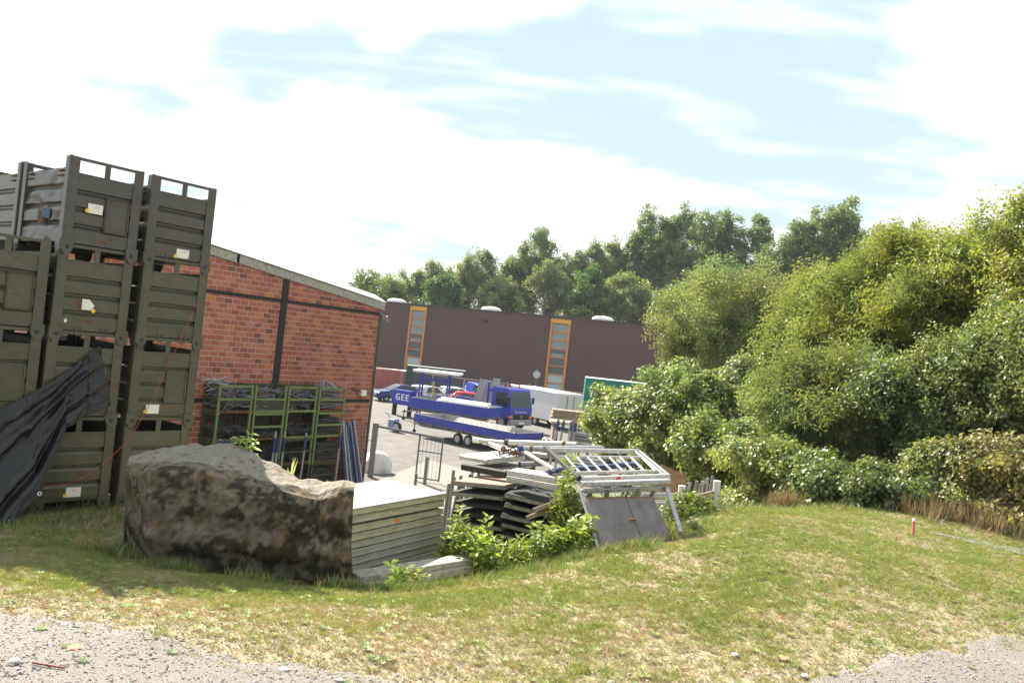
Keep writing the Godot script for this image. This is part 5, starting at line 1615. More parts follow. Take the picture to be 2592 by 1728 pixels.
func trailer(at: Vector3, turn: float, len: float, wid: float, y0: float, y1: float, label: String, wheels: Array, splits: Array) -> Node3D:
	var t := thing("flatbed_trailer", label, "trailer", at, turn, "blue dropside trailers")
	var hx := len / 2
	var hz := wid / 2
	var inner := plain(0.36, 0.37, 0.38, 0.5, 0.3)
	var xs := [-hx] + splits + [hx]
	for s in [-1, 1]:
		for k in xs.size() - 1:
			var g := G.new()
			g.bev(xs[k] + 0.015, xs[k + 1] - 0.015, y0, y1, s * hz - s * 0.03, s * hz, 0.006)
			for q in 2: g.bev(xs[k] + 0.02, xs[k + 1] - 0.02, y0 + (y1 - y0) * (0.28 + 0.36 * q), y0 + (y1 - y0) * (0.32 + 0.36 * q), s * hz, s * hz + s * 0.012, 0.003)
			var bd := part("side_board", g, M.vblue, t)
			g = G.new()
			g.box(xs[k] + 0.02, xs[k + 1] - 0.02, y0 + 0.01, y1 - 0.01, s * hz - s * 0.036, s * hz - s * 0.031)
			g.box(xs[k] + 0.016, xs[k + 1] - 0.016, y1 + 0.001, y1 + 0.012, s * hz - s * 0.035, s * hz)
			part("liner", g, inner, bd)
		var g := G.new()
		g.bev(s * hx - s * 0.03, s * hx, y0, y1, -hz + 0.032, hz - 0.032, 0.006)
		var eb := part("end_board", g, M.vblue, t)
		g = G.new()
		g.box(s * hx - s * 0.036, s * hx - s * 0.031, y0 + 0.01, y1 - 0.01, -hz + 0.04, hz - 0.04)
		g.box(s * hx - s * 0.036, s * hx, y1 + 0.001, y1 + 0.012, -hz + 0.036, hz - 0.036)
		part("liner", g, inner, eb)
		for x in xs:
			g = G.new()
			g.bev(x - 0.03, x + 0.03, y0 - 0.05, y1 + 0.03, s * hz - s * 0.05, s * hz + s * 0.004, 0.004)
			part("stanchion", g, M.vblue, t)
	var g := G.new()
	g.box(-hx + 0.01, hx - 0.01, y0 - 0.04, y0 - 0.002, -hz + 0.02, hz - 0.02)
	part("bed", g, plain(0.2, 0.18, 0.16, 0.8), t)
	g = G.new()
	for s in [-1, 1]: g.bev(-hx + 0.05, hx - 0.05, y0 - 0.22, y0 - 0.045, s * hz * 0.62 - 0.04, s * hz * 0.62 + 0.04, 0.01)
	for k in 7: g.box(-hx + 0.2 + k * (len - 0.4) / 6.0 - 0.04, -hx + 0.2 + k * (len - 0.4) / 6.0 + 0.04, y0 - 0.14, y0 - 0.045, -hz + 0.05, hz - 0.05)
	g.bar(V(-hx + 0.4, y0 - 0.15, hz * 0.5), V(-hx - 1.2, 0.5, 0.0), 0.09, 0.1)
	g.bar(V(-hx + 0.4, y0 - 0.15, -hz * 0.5), V(-hx - 1.2, 0.5, 0.0), 0.09, 0.1)
	part("chassis", g, M.dull, t)
	g = G.new()
	g.tube(V(-hx - 1.0, 0.0, 0.12), V(-hx - 1.0, 0.7, 0.12), 0.03, -1.0, 8)
	g.tube(V(-hx - 1.0, 0.1, 0.07), V(-hx - 1.0, 0.1, 0.17), 0.1, -1.0, 12)
	part("jockey_wheel", g, M.black, t)
	for x in wheels:
		for s in [-1, 1]: wheel(t, V(x, 0.31, s * (hz - 0.28)), 0.31, 0.19, s)
	for s in [-1, 1]:
		g = G.new()
		g.bev(hx - 0.02, hx + 0.03, y0 - 0.16, y0 - 0.06, s * hz * 0.6, s * hz * 0.92, 0.01)
		part("tail_light", g, M.lamp_red, t)
	return t

func truck() -> void:
	var t := thing("flatbed_truck", "blue flatbed truck with orange beacons facing the white box trailer", "truck", V(0.35, 0, -55.3), -0.698)
	# local x: forward; cab front near x = 1.0
	var prof := [Vector2(-0.75, 0.75), Vector2(-0.75, 2.62), Vector2(-0.65, 2.72), Vector2(0.5, 2.74), Vector2(0.68, 2.66), Vector2(0.98, 1.6), Vector2(1.02, 1.45), Vector2(1.04, 0.75)]
	var g := G.new()
	g.prism(prof, -1.12, 1.12)
	part("cab", g, M.vblue, t)
	g = G.new()
	g.hexa([V(0.995, 1.5, -1.0), V(0.995, 1.5, 1.0), V(1.02, 1.52, 1.0), V(1.02, 1.52, -1.0), V(0.705, 2.52, -0.98), V(0.705, 2.52, 0.98), V(0.735, 2.5, 0.98), V(0.735, 2.5, -0.98)])
	part("windscreen", g, plain(0.03, 0.045, 0.04, 0.05), t)
	for s in [-1, 1]:
		g = G.new()
		g.prism([Vector2(-0.35, 1.62), Vector2(0.72, 1.42), Vector2(0.58, 2.42), Vector2(-0.35, 2.42)], s * 1.121, s * 1.13)
		var sw := part("side_window", g, M.glass, t)
		g = G.new()
		g.box(0.05, 0.11, 1.6, 2.42, s * 1.131, s * 1.138)
		part("divider", g, M.black, sw)
		g = G.new()
		g.bev(-0.42, 0.95, 0.8, 1.3, s * 1.12, s * 1.132, 0.004)
		var dr := part("door", g, M.vblue, t)
		g = G.new()
		g.bev(-0.3, -0.12, 1.22, 1.27, s * 1.133, s * 1.16, 0.005)
		part("handle", g, M.black, dr)
		g = G.new()
		g.bev(0.85, 1.06, 0.78, 0.95, s * 0.86, s * 1.14, 0.02)
		part("indicator", g, plain(0.75, 0.2, 0.02, 0.3), t)
		g = G.new()
		g.bev(0.9, 1.08, 0.46, 0.66, s * 0.62, s * 0.98, 0.03)
		part("headlight", g, M.lamp_clear, t)
		g = G.new()
		g.bev(0.85, 0.95, 1.75, 2.2, s * 1.18, s * 1.4, 0.03)
		g.bar(V(0.85, 2.1, s * 1.1), V(0.9, 2.1, s * 1.25), 0.03, 0.03)
		part("mirror", g, M.black, t)
		g = G.new()
		g.tube(V(0.1, 2.73, s * 0.62), V(0.1, 2.78, s * 0.62), 0.09, -1.0, 12)
		g.tube(V(0.1, 2.78, s * 0.62), V(0.1, 2.98, s * 0.62), 0.08, 0.06, 12)
		part("beacon", g, plain(0.8, 0.16, 0.02, 0.25), t)
	g = G.new()
	g.bev(0.98, 1.06, 0.72, 1.05, -0.85, 0.85, 0.02)
	for k in 3: g.box(1.06, 1.07, 0.78 + k * 0.08, 0.81 + k * 0.08, -0.78, 0.78)
	var gr := part("grille", g, M.black, t)
	g = G.new()
	g.ring(V(1.085, 0.9, 0), V(1, 0, 0), 0.12, 0.012, 18)
	for k in 3: g.bar(V(1.085, 0.9, 0), V(1.085, 0.9 + 0.12 * cos(k * TAU / 3), 0.12 * sin(k * TAU / 3)), 0.012, 0.012)
	part("emblem", g, M.rim, gr)
	g = G.new()
	g.bev(0.85, 1.14, 0.32, 0.7, -1.12, 1.12, 0.05)
	part("bumper", g, plain(0.25, 0.26, 0.27, 0.5), t)
	g = G.new()
	g.bev(1.13, 1.15, 0.42, 0.55, -0.28, 0.28, 0.004)
	part("number_plate", g, M.pale, t)
	g = G.new()
	for k in 9: g.box(1.03, 1.045, 1.16 + 0.02 * (k % 2), 1.26 - 0.015 * (k % 3), 0.55 - k * 0.14, 0.62 - k * 0.14)
	g.box(1.03, 1.044, 1.28, 1.34, 0.62, 0.7)
	part("lettering", g, plain(0.6, 0.62, 0.7, 0.6), t)
	g = G.new()
	g.box(-6.2, 0.6, 0.5, 0.72, -0.5, -0.38)
	g.box(-6.2, 0.6, 0.5, 0.72, 0.38, 0.5)
	part("chassis", g, M.black, t)
	for x in [0.2, -4.3]:
		for s in [-1, 1]: wheel(t, V(x, 0.45, s * 0.92), 0.45, 0.28, s)
	g = G.new()
	g.bev(-6.3, -1.3, 0.95, 1.08, -1.2, 1.2, 0.02)
	part("bed", g, M.dull, t)
	for s in [-1, 1]:
		g = G.new()
		g.bev(-6.3, -1.3, 1.082, 1.5, s * 1.2 - s * 0.03, s * 1.2, 0.006)
		part("side_board", g, M.vblue, t)
		g = G.new()
		g.bev(-1.32, -1.2, 1.082, 3.0, s * 0.95 - 0.06, s * 0.95 + 0.06, 0.01)
		part("rack_post", g, M.vblue, t)
	g = G.new()
	g.bev(-1.32, -1.2, 2.35, 2.5, -0.88, 0.88, 0.01)
	part("rack_bar", g, M.vblue, t)
	# grey frame panels stacked upright behind the cab
	for k in 5:
		var f := thing("deck_panel", "grey deck panel, %s of those standing upright behind the blue cab" % ["nearest", "second", "third", "fourth", "farthest"][k], "panel", t.transform * V(-1.75, 1.09, 1.0 - k * 0.46), -0.698, "deck panels behind the blue cab")
		var lean := [0.35, 0.12, 0.05, 0.18, 0.1][k] as float
		var hh := [2.0, 1.95, 1.75, 2.1, 1.7][k] as float
		for q in 2:
			g = G.new()
			g.bar(V(-lean - 0.5 + q * 0.55, 0, 0), V(q * 0.55 - 0.28, hh, 0), 0.05, 0.05)
			part("rail", g, M.alu, f)
		g = G.new()
		g.hexa([V(-lean - 0.47, 0.05, -0.012), V(-lean + 0.02, 0.05, -0.012), V(-lean + 0.02, 0.05, 0.012), V(-lean - 0.47, 0.05, 0.012), V(-0.25, hh, -0.012), V(0.24, hh, -0.012), V(0.24, hh, 0.012), V(-0.25, hh, 0.012)])
		part("sheet", g, M.steel, f)

func yard() -> void:
	var a := trailer(V(-1.42, 0, -44.18), -0.698, 7.3, 2.35, 0.82, 1.22, "blue tandem axle dropside trailer nearest in the yard", [0.35, -0.42], [-0.9])
	for k in 3:
		var g := G.new()
		g.bev(-1.9, 1.9, 0.0, 0.05, -0.14, 0.14, 0.004)
		single("scaffold_plank", g, plain(0.5, 0.44, 0.38, 0.7), "pale plank lying in the nearest blue trailer, %s of three" % ["near", "middle", "far"][k], "plank", "planks in the nearest trailer", a.transform * V(0.9 - k * 0.2, 1.15 + k * 0.055, 0.6 - 0.32 * k), -0.698)
	for k in 2:
		var g := G.new()
		g.bev(-0.25, 0.25, 0, 0.12, -0.9, 0.9, 0.01)
		single("timber_bearer", g, M.greywood, "timber bearer under the planks in the nearest blue trailer, %s end" % ["front", "rear"][k], "timber", "", a.transform * V(-0.4 + 2.6 * k, 0.83, 0.2), -0.698)
	var b := trailer(V(-3.1, 0, -52.0), -0.42, 5.4, 2.4, 1.0, 1.62, "blue dropside trailer with white tubes, second from the gate", [0.1, 0.85], [0.0])
	for k in 5:
		var g := G.new()
		g.tube(V(-1.9, 0, 0), V(1.6, 0, 0), 0.13 if k < 3 else 0.09, -1.0, 12)
		single("white_tube", g, M.pale, "long white tube lying in the second blue trailer, %s of five" % ["nearest", "second", "third", "fourth", "topmost"][k], "tube", "white tubes in the second trailer", b.transform * V(0.6 + 0.1 * k, [1.45, 1.5, 1.5, 1.66, 1.78][k], 0.75 - 0.3 * [0, 1, 2, 0.5, 1.2][k]), -0.42)
	# headboard with the firm's letters, and a stand with a white roof on the trailer's front
	var hb := G.new()
	hb.bev(-0.75, 0.75, 0.75, 1.75, -0.3, 0.3, 0.02)
	var box := thing("tool_chest", "blue tool chest with pale letters at the front of the second trailer", "chest", V(-7.0, 0, -55.9), -0.42)
	part("body", hb, M.vblue, box)
	for s in [-1, 1]:
		hb = G.new()
		hb.box(s * 0.6 - 0.06, s * 0.6 + 0.06, 0.0, 0.75, -0.2, 0.2)
		part("leg", hb, M.black, box)
	var txt := TextMesh.new()
	txt.text = "GEE"
	var font := SystemFont.new()
	font.font_names = PackedStringArray(["Droid Sans"])
	font.font_weight = 700
	txt.font = font
	txt.font_size = 64
	txt.pixel_size = 0.0095
	txt.depth = 0.012
	var tx := part("lettering", txt, plain(0.62, 0.62, 0.68, 0.6), box)
	tx.position = V(0.1, 1.27, 0.308)
	var st := thing("shelter_stand", "blue steel stand with a white roof above the second trailer", "stand", V(-4.95, 0, -56.2), -0.05)
	for s in [-1, 1]:
		for z in [-0.6, 0.6]:
			var g := G.new()
			g.bev(s * 0.95 - 0.06, s * 0.95 + 0.06, 0, 3.12, z - 0.06, z + 0.06, 0.008)
			part("post", g, M.vblue, st)
	for y in [1.4, 2.65]:
		for z in [-0.6, 0.6]:
			var g := G.new()
			g.bev(-0.89, 0.89, y - 0.06, y + 0.06, z - 0.05, z + 0.05, 0.008)
			part("rail", g, M.vblue, st)
	var g := G.new()
	g.bev(-1.45, 1.75, 3.125, 3.28, -1.2, 1.2, 0.03)
	part("roof", g, M.pale, st)
	g = G.new()
	g.bev(-0.05, 0.05, 1.4, 2.6, 0.66, 0.74, 0.01)
	part("strap", g, plain(0.5, 0.4, 0.1, 0.7), st)
	for k in 4:
		g = G.new()
		g.bar(V(0, 0, 0), V(0, 0.95, 0), 0.06, 0.06)
		g.bar(V(0.42, 0, 0), V(0.42, 0.95, 0), 0.06, 0.06)
		g.bar(V(-0.1, 0.97, 0), V(0.52, 0.97, 0), 0.07, 0.05)
		single("grey_trestle", g, M.dull, "grey trestle frame standing in the second trailer, %s of four" % ["leftmost", "second", "third", "rightmost"][k], "trestle", "trestles in the second trailer", b.transform * V(-1.9 + 0.38 * k, 1.0, 0.3 - 0.25 * k), -0.42)
	truck()
	# spare wheel mover by the trailer's nose
	var mv := thing("trailer_mover", "small wheeled trailer mover beside the nose of the nearest trailer", "mover", V(-6.0, 0, -46.4), -0.5)
	wheel(mv, V(0.12, 0.3, 0.15), 0.3, 0.2, 1)
	g = G.new()
	g.bev(-0.5, 0.0, 0.08, 0.72, -0.25, 0.25, 0.06)
	part("housing", g, plain(0.16, 0.2, 0.36, 0.5), mv)
	g = G.new()
	g.path([V(-0.4, 0.6, 0), V(-0.7, 0.95, 0), V(-0.9, 1.0, 0)], 0.025)
	part("handle", g, M.dull, mv)
	# cars
	car(V(-8.75, 0, -66.9), PI - 0.12 + 0.62, grainy([[0.0, [0.02, 0.03, 0.13]], [1.0, [0.026, 0.04, 0.16]]], 0.01, V(0.5, 0.5, 0.5), 0.2), "sedan", "dark blue saloon car parked before the red container")
	car(V(-4.1, 0, -70.5), 0.4, plain(0.62, 0.64, 0.66, 0.22), "hatch", "silver white hatchback parked beyond the blue stand")
	car(V(-2.6, 0, -65.5), 0.1, plain(0.5, 0.03, 0.06, 0.25), "hatch", "red hatchback parked in front of the silver one")
	car(V(-6.4, 0, -68.5), 0.9, plain(0.5, 0.52, 0.54, 0.25), "hatch", "pale grey hatchback parked behind the blue stand")
	car(V(-2.2, 0, -72.0), -1.2, M.vblue, "van", "blue panel van parked beyond the silver hatchback")
	car(V(6.2, 0, -66.0), 2.6, plain(0.3, 0.38, 0.52, 0.22), "sedan", "light blue car parked between the white box trailer and the green container")
	# containers
	container(V(-11.6, 0, -82.2), 0.18, 5.2, 2.3, 1.85, grainy([[0.0, [0.3, 0.06, 0.045]], [1.0, [0.4, 0.09, 0.07]]], 0.01, V(0.3, 0.3, 0.3), 0.6), "red steel container behind the dark blue car", plain(0.6, 0.5, 0.45, 0.7))
	container(V(-6.9, 0, -78.2), 0.1, 5.6, 2.4, 2.65, plain(0.035, 0.045, 0.06, 0.6), "dark slate grey container beside the red one", plain(0.12, 0.14, 0.15, 0.7))
	container(V(8.2, 0, -60.2), -0.06, 5.0, 2.4, 3.85, plain(0.012, 0.16, 0.125, 0.5), "tall green container behind the bramble bank", M.pale)
	# white box trailer
	var w := thing("box_trailer", "white box trailer parked right of the blue truck cab", "trailer", V(2.9, 0, -60.3), -0.98)
	g = G.new()
	g.bev(-3.0, 3.0, 0.55, 2.55, -1.1, 1.1, 0.04)
	part("box", g, plain(0.6, 0.6, 0.62, 0.5), w)
	g = G.new()
	g.bev(-3.03, 3.03, 2.5, 2.64, -1.14, 1.14, 0.03)
	part("roof", g, M.pale, w)
	for s in [-1, 1]:
		g = G.new()
		g.bev(3.001, 3.02, 0.6, 2.45, s * 0.03, s * 1.02, 0.004)
		var dd := part("rear_door", g, plain(0.5, 0.52, 0.48, 0.5), w)
		g = G.new()
		g.tube(V(3.05, 0.6, s * 0.3), V(3.05, 2.45, s * 0.3), 0.025, -1.0, 6)
		part("lock_rod", g, M.dull, dd)
		for x in [-0.4, 0.4]: wheel(w, V(x, 0.34, s * 0.95), 0.34, 0.2, s)
	g = G.new()
	g.box(-3.6, 2.9, 0.4, 0.55, -0.6, 0.6)
	part("chassis", g, M.black, w)
	# round sign seen from behind
	var sg := thing("round_sign", "round grey back of a road sign on a post before the hall", "sign", V(2.62, 0, -76.0))
	g = G.new()
	g.tube(V(0, 0, 0), V(0, 3.75, 0), 0.035, -1.0, 8)
	part("post", g, M.dull, sg)
	g = G.new()
	g.tube(V(0, 3.15, 0.04), V(0, 3.15, 0.06), 0.34, -1.0, 24)
	part("disc", g, plain(0.42, 0.43, 0.44, 0.6), sg)
	# stacked dark boards on stands, timber, boxes and clutter between truck and brambles
	for k in 6:
		g = G.new()
		g.bev(-1.3, 1.3, 0, 0.075, -0.5, 0.5, 0.006)
		single("dark_board", g, M.greywood, "weathered brown board stacked on stands by the brambles, %s of six" % ["lowest", "second", "third", "fourth", "fifth", "topmost"][k], "board", "boards stacked on stands", V(3.9 + rf(-0.08, 0.08), 1.9 + 0.08 * k, -45.0), 0.05 + rf(-0.03, 0.03))
	for k in 2:
		g = G.new()
		for s in [-1, 1]: g.bar(V(0, 0, s * 0.4), V(0, 1.82, s * 0.35), 0.07, 0.07)
		g.bar(V(0, 1.85, -0.5), V(0, 1.85, 0.5), 0.1, 0.09)
		single("board_stand", g, M.black, "dark stand under the stacked brown boards, %s one" % ["left", "right"][k], "stand", "stands under the brown boards", V(3.0 + 1.8 * k, 0, -45.0))
	g = G.new()
	g.bev(-0.9, 0.9, 0.0, 0.12, -0.6, 0.6, 0.02)
	single("timber_stack", g, M.wood, "pale timber pack lying before the brown boards", "timber", "", V(3.3, 1.85, -42.4), 0.05)
	g = G.new()
	for s in [-1, 1]: g.bev(s * 0.7 - 0.05, s * 0.7 + 0.05, 0.0, 1.84, -0.5, 0.5, 0.02)
	single("pallet_pillar", g, M.greywood, "wooden supports under the pale timber pack", "support", "", V(3.3, 0, -42.4), 0.05)
	for k in 5:
		var c := V(0.9 + k * 0.5 + rf(-0.1, 0.1), 0, -41.5 + rf(-3.0, 1.2) - 1.2)
		var t := thing("fitting_crate", "low open crate of scaffold parts before the truck, %s in line" % ["leftmost", "second", "third", "fourth", "rightmost"][k], "crate", c, rf(-0.4, 0.4), "crates of scaffold parts")
		var hh := 0.55 + rf(0, 0.35)
		for s in [-1, 1]:
			g = G.new()
			g.bev(-0.5, 0.5, 0.1, hh, s * 0.4 - 0.02, s * 0.4 + 0.02, 0.004)
			part("wall", g, [M.wood, M.dull, M.concrete][k % 3], t)
			g = G.new()
			g.bev(s * 0.5 - 0.02, s * 0.5 + 0.02, 0.1, hh, -0.38, 0.38, 0.004)
			part("wall", g, [M.wood, M.dull, M.concrete][k % 3], t)
		g = G.new()
		for q in 30:
			var p := V(rf(-0.4, 0.4), hh - 0.2 + rf(0, 0.45), rf(-0.3, 0.3))
			var dir := V(rf(-1, 1), rf(-0.4, 0.4), rf(-1, 1)).normalized() * rf(0.1, 0.25)
			g.tube(p - dir, p + dir, rf(0.02, 0.04), -1.0, 5)
		var ld := part("load", g, M.steel, t)
		tag(ld, "", "", "", "stuff")
		g = G.new()
		for q in 3: g.tube(V(rf(-0.4, 0.4), hh + 0.15, rf(-0.2, 0.3)), V(rf(-0.4, 0.4), hh + 0.2, rf(-0.2, 0.3)), 0.05, -1.0, 6)
		part("red_caps", g, plain(0.4, 0.05, 0.04, 0.6), t)
	# upright frames and tubes in a rack at the right edge of the yard
	for k in 4:
		var x := [2.25, 2.5, 2.9, 3.05][k] as float
		pole("scaffold_upright", [V(x, 0, -36.6), V(x + 0.22, 2.55, -36.7)], 0.06, M.steel, "thick grey upright with blue head standing left of the frame rack, %s of four" % ["leftmost", "second", "third", "rightmost"][k], "uprights left of the frame rack", [[2.05, 0.4, M.navy]])
	var rk := thing("scaffold_rack", "grey rack of scaffold frames beside the brambles", "rack", V(3.9, 0, -37.2), 0.05)
	for s in [-1, 1]:
		for z in [-0.5, 0.5]:
			g = G.new()
			g.tube(V(s * 0.78, 0, z), V(s * 0.78, 2.5 + 0.2 * z, z), 0.055, -1.0, 8)
			part("post", g, M.dull, rk)
	for y in [0.7, 1.5, 1.95]:
		for z in [-0.5, 0.5]:
			g = G.new()
			g.tube(V(-0.8, y + 0.06, z), V(0.8, y, z), 0.05, -1.0, 8)
			part("rail", g, M.steel, rk)
	for k in 7:
		g = G.new()
		g.path([V(0, 0, -0.5), V(0, 0, 0.3), V(0.02, 0.35, 0.38)], 0.05, 7)
		g.tube(V(0, 0.0, -0.3), V(1.5, -0.05, -0.3), 0.045, -1.0, 7)
		single("scaffold_section", g, M.steel if k % 2 else M.dull, "scaffold frame lying in the grey rack, %s of seven from below" % ["first", "second", "third", "fourth", "fifth", "sixth", "seventh"][k], "scaffold frame", "frames in the rack", V(3.2, 1.62 + 0.1 * k * 0.8, -37.2))
	for k in 5:
		pole("scaffold_upright", [V(4.55 + 0.12 * k, 0, -36.9), V(4.7 + 0.12 * k, 2.3 + rf(-0.15, 0.15), -37.0)], 0.055, M.dull if k != 3 else M.navy, "round topped grey upright at the right end of the frame rack, %s of five" % ["first", "second", "third", "fourth", "fifth"][k], "uprights right of the frame rack")

func container(at: Vector3, turn: float, len: float, wid: float, hgt: float, m: Material, label: String, roof: Material) -> void:
	var t := thing("steel_container", label, "container", at, turn, "containers at the back of the yard")
	var hx := len / 2
	var hz := wid / 2
	for s in [-1, 1]:
		var g := G.new()
		var n := int(len / 0.3)
		for k in n:
			var x0 := -hx + 0.08 + k * (len - 0.16) / n
			var st := (len - 0.16) / n
			var p := [[0.0, 0.0], [st * 0.3, 0.0], [st * 0.5, -0.035], [st * 0.8, -0.035], [st, 0.0]]
			for q in 4: g.quad(V(x0 + p[q][0], 0.15, s * (hz + p[q][1])), V(x0 + p[q + 1][0], 0.15, s * (hz + p[q + 1][1])), V(x0 + p[q + 1][0], hgt - 0.1, s * (hz + p[q + 1][1])), V(x0 + p[q][0], hgt - 0.1, s * (hz + p[q][1])))
		part("side_wall", g, m, t)
		g = G.new()
		g.box(s * hx - 0.02, s * hx + 0.0, 0.15, hgt - 0.1, -hz + 0.08, hz - 0.08)
		part("end_wall", g, m, t)
		for z in [-1, 1]:
			g = G.new()
			g.bev(s * hx - s * 0.1, s * hx + s * 0.01, 0.0, hgt, z * hz - z * 0.1, z * hz + z * 0.01, 0.01)
			part("corner_post", g, m, t)
		g = G.new()
		g.box(-hx + 0.1, hx - 0.1, 0.0, 0.15, s * hz - s * 0.08, s * hz)
		g.box(-hx + 0.1, hx - 0.1, hgt - 0.1, hgt - 0.001, s * hz - s * 0.08, s * hz)
		part("side_rail", g, m, t)
	var g := G.new()
	g.box(-hx + 0.02, hx - 0.02, hgt - 0.04, hgt + 0.03, -hz + 0.02, hz - 0.02)
	part("roof", g, roof, t)

# ---------- growing things ----------
func sprig(count: int, leaf_len: float, leaf_w: float, stem: float, spread: float, sd: int) -> ArrayMesh:
	var r := RandomNumberGenerator.new()
	r.seed = sd
	var g := G.new()
	for i in count:
		var h := stem * (i + 0.5) / count
		var a := i * 2.4 + r.randf() * 0.6
		var rise := r.randf_range(-0.25, 0.75)
		var d := V(cos(a), rise, sin(a)).normalized()
		var p := V(0, h, 0) + V(cos(a), 0, sin(a)) * spread * r.randf()
		var s := d.cross(Vector3.UP).normalized().rotated(d, r.randf_range(-0.7, 0.7))
		var l := leaf_len * r.randf_range(0.7, 1.2)
		var up := s.cross(d) * l * 0.12
		var b := p + d * l
		var m := p + d * l * 0.45
		g.tri(p, m - s * leaf_w / 2 + up, b)
		g.tri(p, b, m + s * leaf_w / 2 + up)
	if stem > 0.05 and leaf_len < 0.2:
		g.tube(V(0, -stem * 0.25, 0), V(0, stem, 0), 0.004, 0.0015, 3, false)
	return g.mesh()

func copies(called: String, parent: Node3D, mesh: Mesh, m: Material, ts: Array, cs: PackedColorArray) -> MultiMeshInstance3D:
	var mm := MultiMesh.new()
	mm.transform_format = MultiMesh.TRANSFORM_3D
	mm.use_colors = true
	mm.mesh = mesh
	mm.instance_count = ts.size()
	for i in ts.size():
		mm.set_instance_transform(i, ts[i])
		mm.set_instance_color(i, cs[i])
	var o := MultiMeshInstance3D.new()
	o.multimesh = mm
	o.material_override = m
	o.name = called if parent != self else numbered(called)
	parent.add_child(o, true)
	tag(o, "", "", "", "stuff")
	return o

func shade_of(base: Color, spread: float) -> Color:      # leaves differ a little from one another
	var k := 1.0 + rf(-spread, spread)
	var w := rf(-spread, spread) * 0.5
	return Color(clampf(base.r * k * (1.0 + w), 0, 1), clampf(base.g * k, 0, 1), clampf(base.b * k * (1.0 - w), 0, 1))

# crown of lumps: each lump [centre, radii, share]; sprigs sit mostly in the outer half of a lump
func crown(parent: Node3D, lumps: Array, count: int, spr: Array, m: Material, sc0: float, sc1: float, base: Color, spread: float, droop := 0.0, called := "crown", gaps := 0.0) -> void:
	var ts := [[], [], []]
	var cs := [PackedColorArray(), PackedColorArray(), PackedColorArray()]
	var total := 0.0
	for l in lumps: total += l[2]
	for l in lumps:
		var tone := shade_of(base, spread * 0.8)
		for i in int(count * l[2] / total):
			var d := V(rng.randfn(), rng.randfn(), rng.randfn()).normalized()
			if d.y < -0.55: d.y *= -0.4
			var rr := pow(rng.randf(), 0.42) * (1.0 + 0.16 * HN.get_noise_3dv((l[0] + d) * 3.0))
			var p: Vector3 = l[0] + d * l[1] * rr
			if gaps > 0.0 and HN.get_noise_3dv((p + parent.position) * gaps * 1.6) < -0.08 and rng.randf() < (0.8 if l[1].x < 1.3 else 0.6): continue
			var ax := (d + V(rf(-0.7, 0.7), rf(0.0, 0.8) - droop, rf(-0.7, 0.7))).normalized()
			var b := Basis(Quaternion(Vector3.UP, ax)) if ax.y > -0.95 else Basis(Vector3.RIGHT, PI)
			b = b * Basis(Vector3.UP, rng.randf() * TAU)
			var v := rng.randi() % spr.size()
			ts[v].append(Transform3D(b.scaled(Vector3.ONE * rf(sc0, sc1)), p))
			cs[v].append(shade_of(tone, spread * 0.6))
	for v in spr.size():
		if ts[v].size(): copies(called, parent, spr[v], m, ts[v], cs[v])

func limbs(parent: Node3D, foot: Vector3, tips: Array, r0: float, trunks := 1) -> void:
	var g := G.new()
	var mid := foot
	var c := Vector3.ZERO
	for t in tips: c += t / tips.size()
	for k in trunks:
		var top := foot.lerp(c, 0.62) + V(rf(-1, 1), 0, rf(-1, 1)) * (0.0 if trunks == 1 else c.distance_to(foot) * 0.22)
		mid = foot.lerp(top, 0.45) + V(rf(-1, 1), 0, rf(-1, 1)) * c.distance_to(foot) * 0.04
		var rk := r0 / sqrt(trunks)
		g.path([foot + V(rf(-1, 1), 0, rf(-1, 1)) * r0 * trunks * 0.4, mid, top], rk, 7, rk * 0.55)
		for i in range(k, tips.size(), trunks):
			var s := mid.lerp(top, rf(0.2, 1.0))
			var e: Vector3 = s.lerp(tips[i], 0.9)
			var h := s.lerp(e, 0.5) + V(rf(-1, 1), rf(0.0, 0.6), rf(-1, 1)) * s.distance_to(e) * 0.1
			g.path([s, h, e], rk * 0.4, 5, rk * 0.1)
			for q in 2:
				var e2 := h + V(rf(-1, 1), rf(0.1, 1), rf(-1, 1)).normalized() * s.distance_to(e) * 0.45
				g.path([h, e2], rk * 0.18, 4, rk * 0.06)
	part("trunk", g, M.bark, parent)

func lumpy(c: Vector3, r: Vector3, n: int, size: float, habit := 0) -> Array:    # habit 0 rounded tree, 1 many upright shoots, 2 sprawling mound
	var out := [[c, r * 0.58, 0.05 * n]]
	for i in n:
		var d := V(rng.randfn(), rng.randfn() * 0.8 + (0.3 if habit != 2 else 0.1), rng.randfn()).normalized()
		var q := c + d * r * rf(0.4, 1.0)
		var rr := r * size * rf(0.55, 1.3)
		if habit == 1: rr = V(rr.x * 0.62, r.y * size * rf(0.8, 1.9), rr.z * 0.62)
		out.append([q, rr, rf(0.5, 1.2) * (1.0 if d.y > -0.2 else 0.7)])
	for i in int(n * 1.8):      # loose sprays past the outline
		var d := V(rng.randfn(), absf(rng.randfn()) * 0.9 + (0.2 if habit != 2 else -0.15), rng.randfn()).normalized()
		var q := c + d * r * (rf(0.9, 1.18) if habit else rf(0.78, 1.04))
		var w := r.x * size * (rf(0.16, 0.4) if habit else rf(0.35, 0.65))
		out.append([q, V(w, w * (rf(1.4, 3.2) if habit == 1 else rf(0.8, 1.5)), w), rf(0.07, 0.18)])
	return out

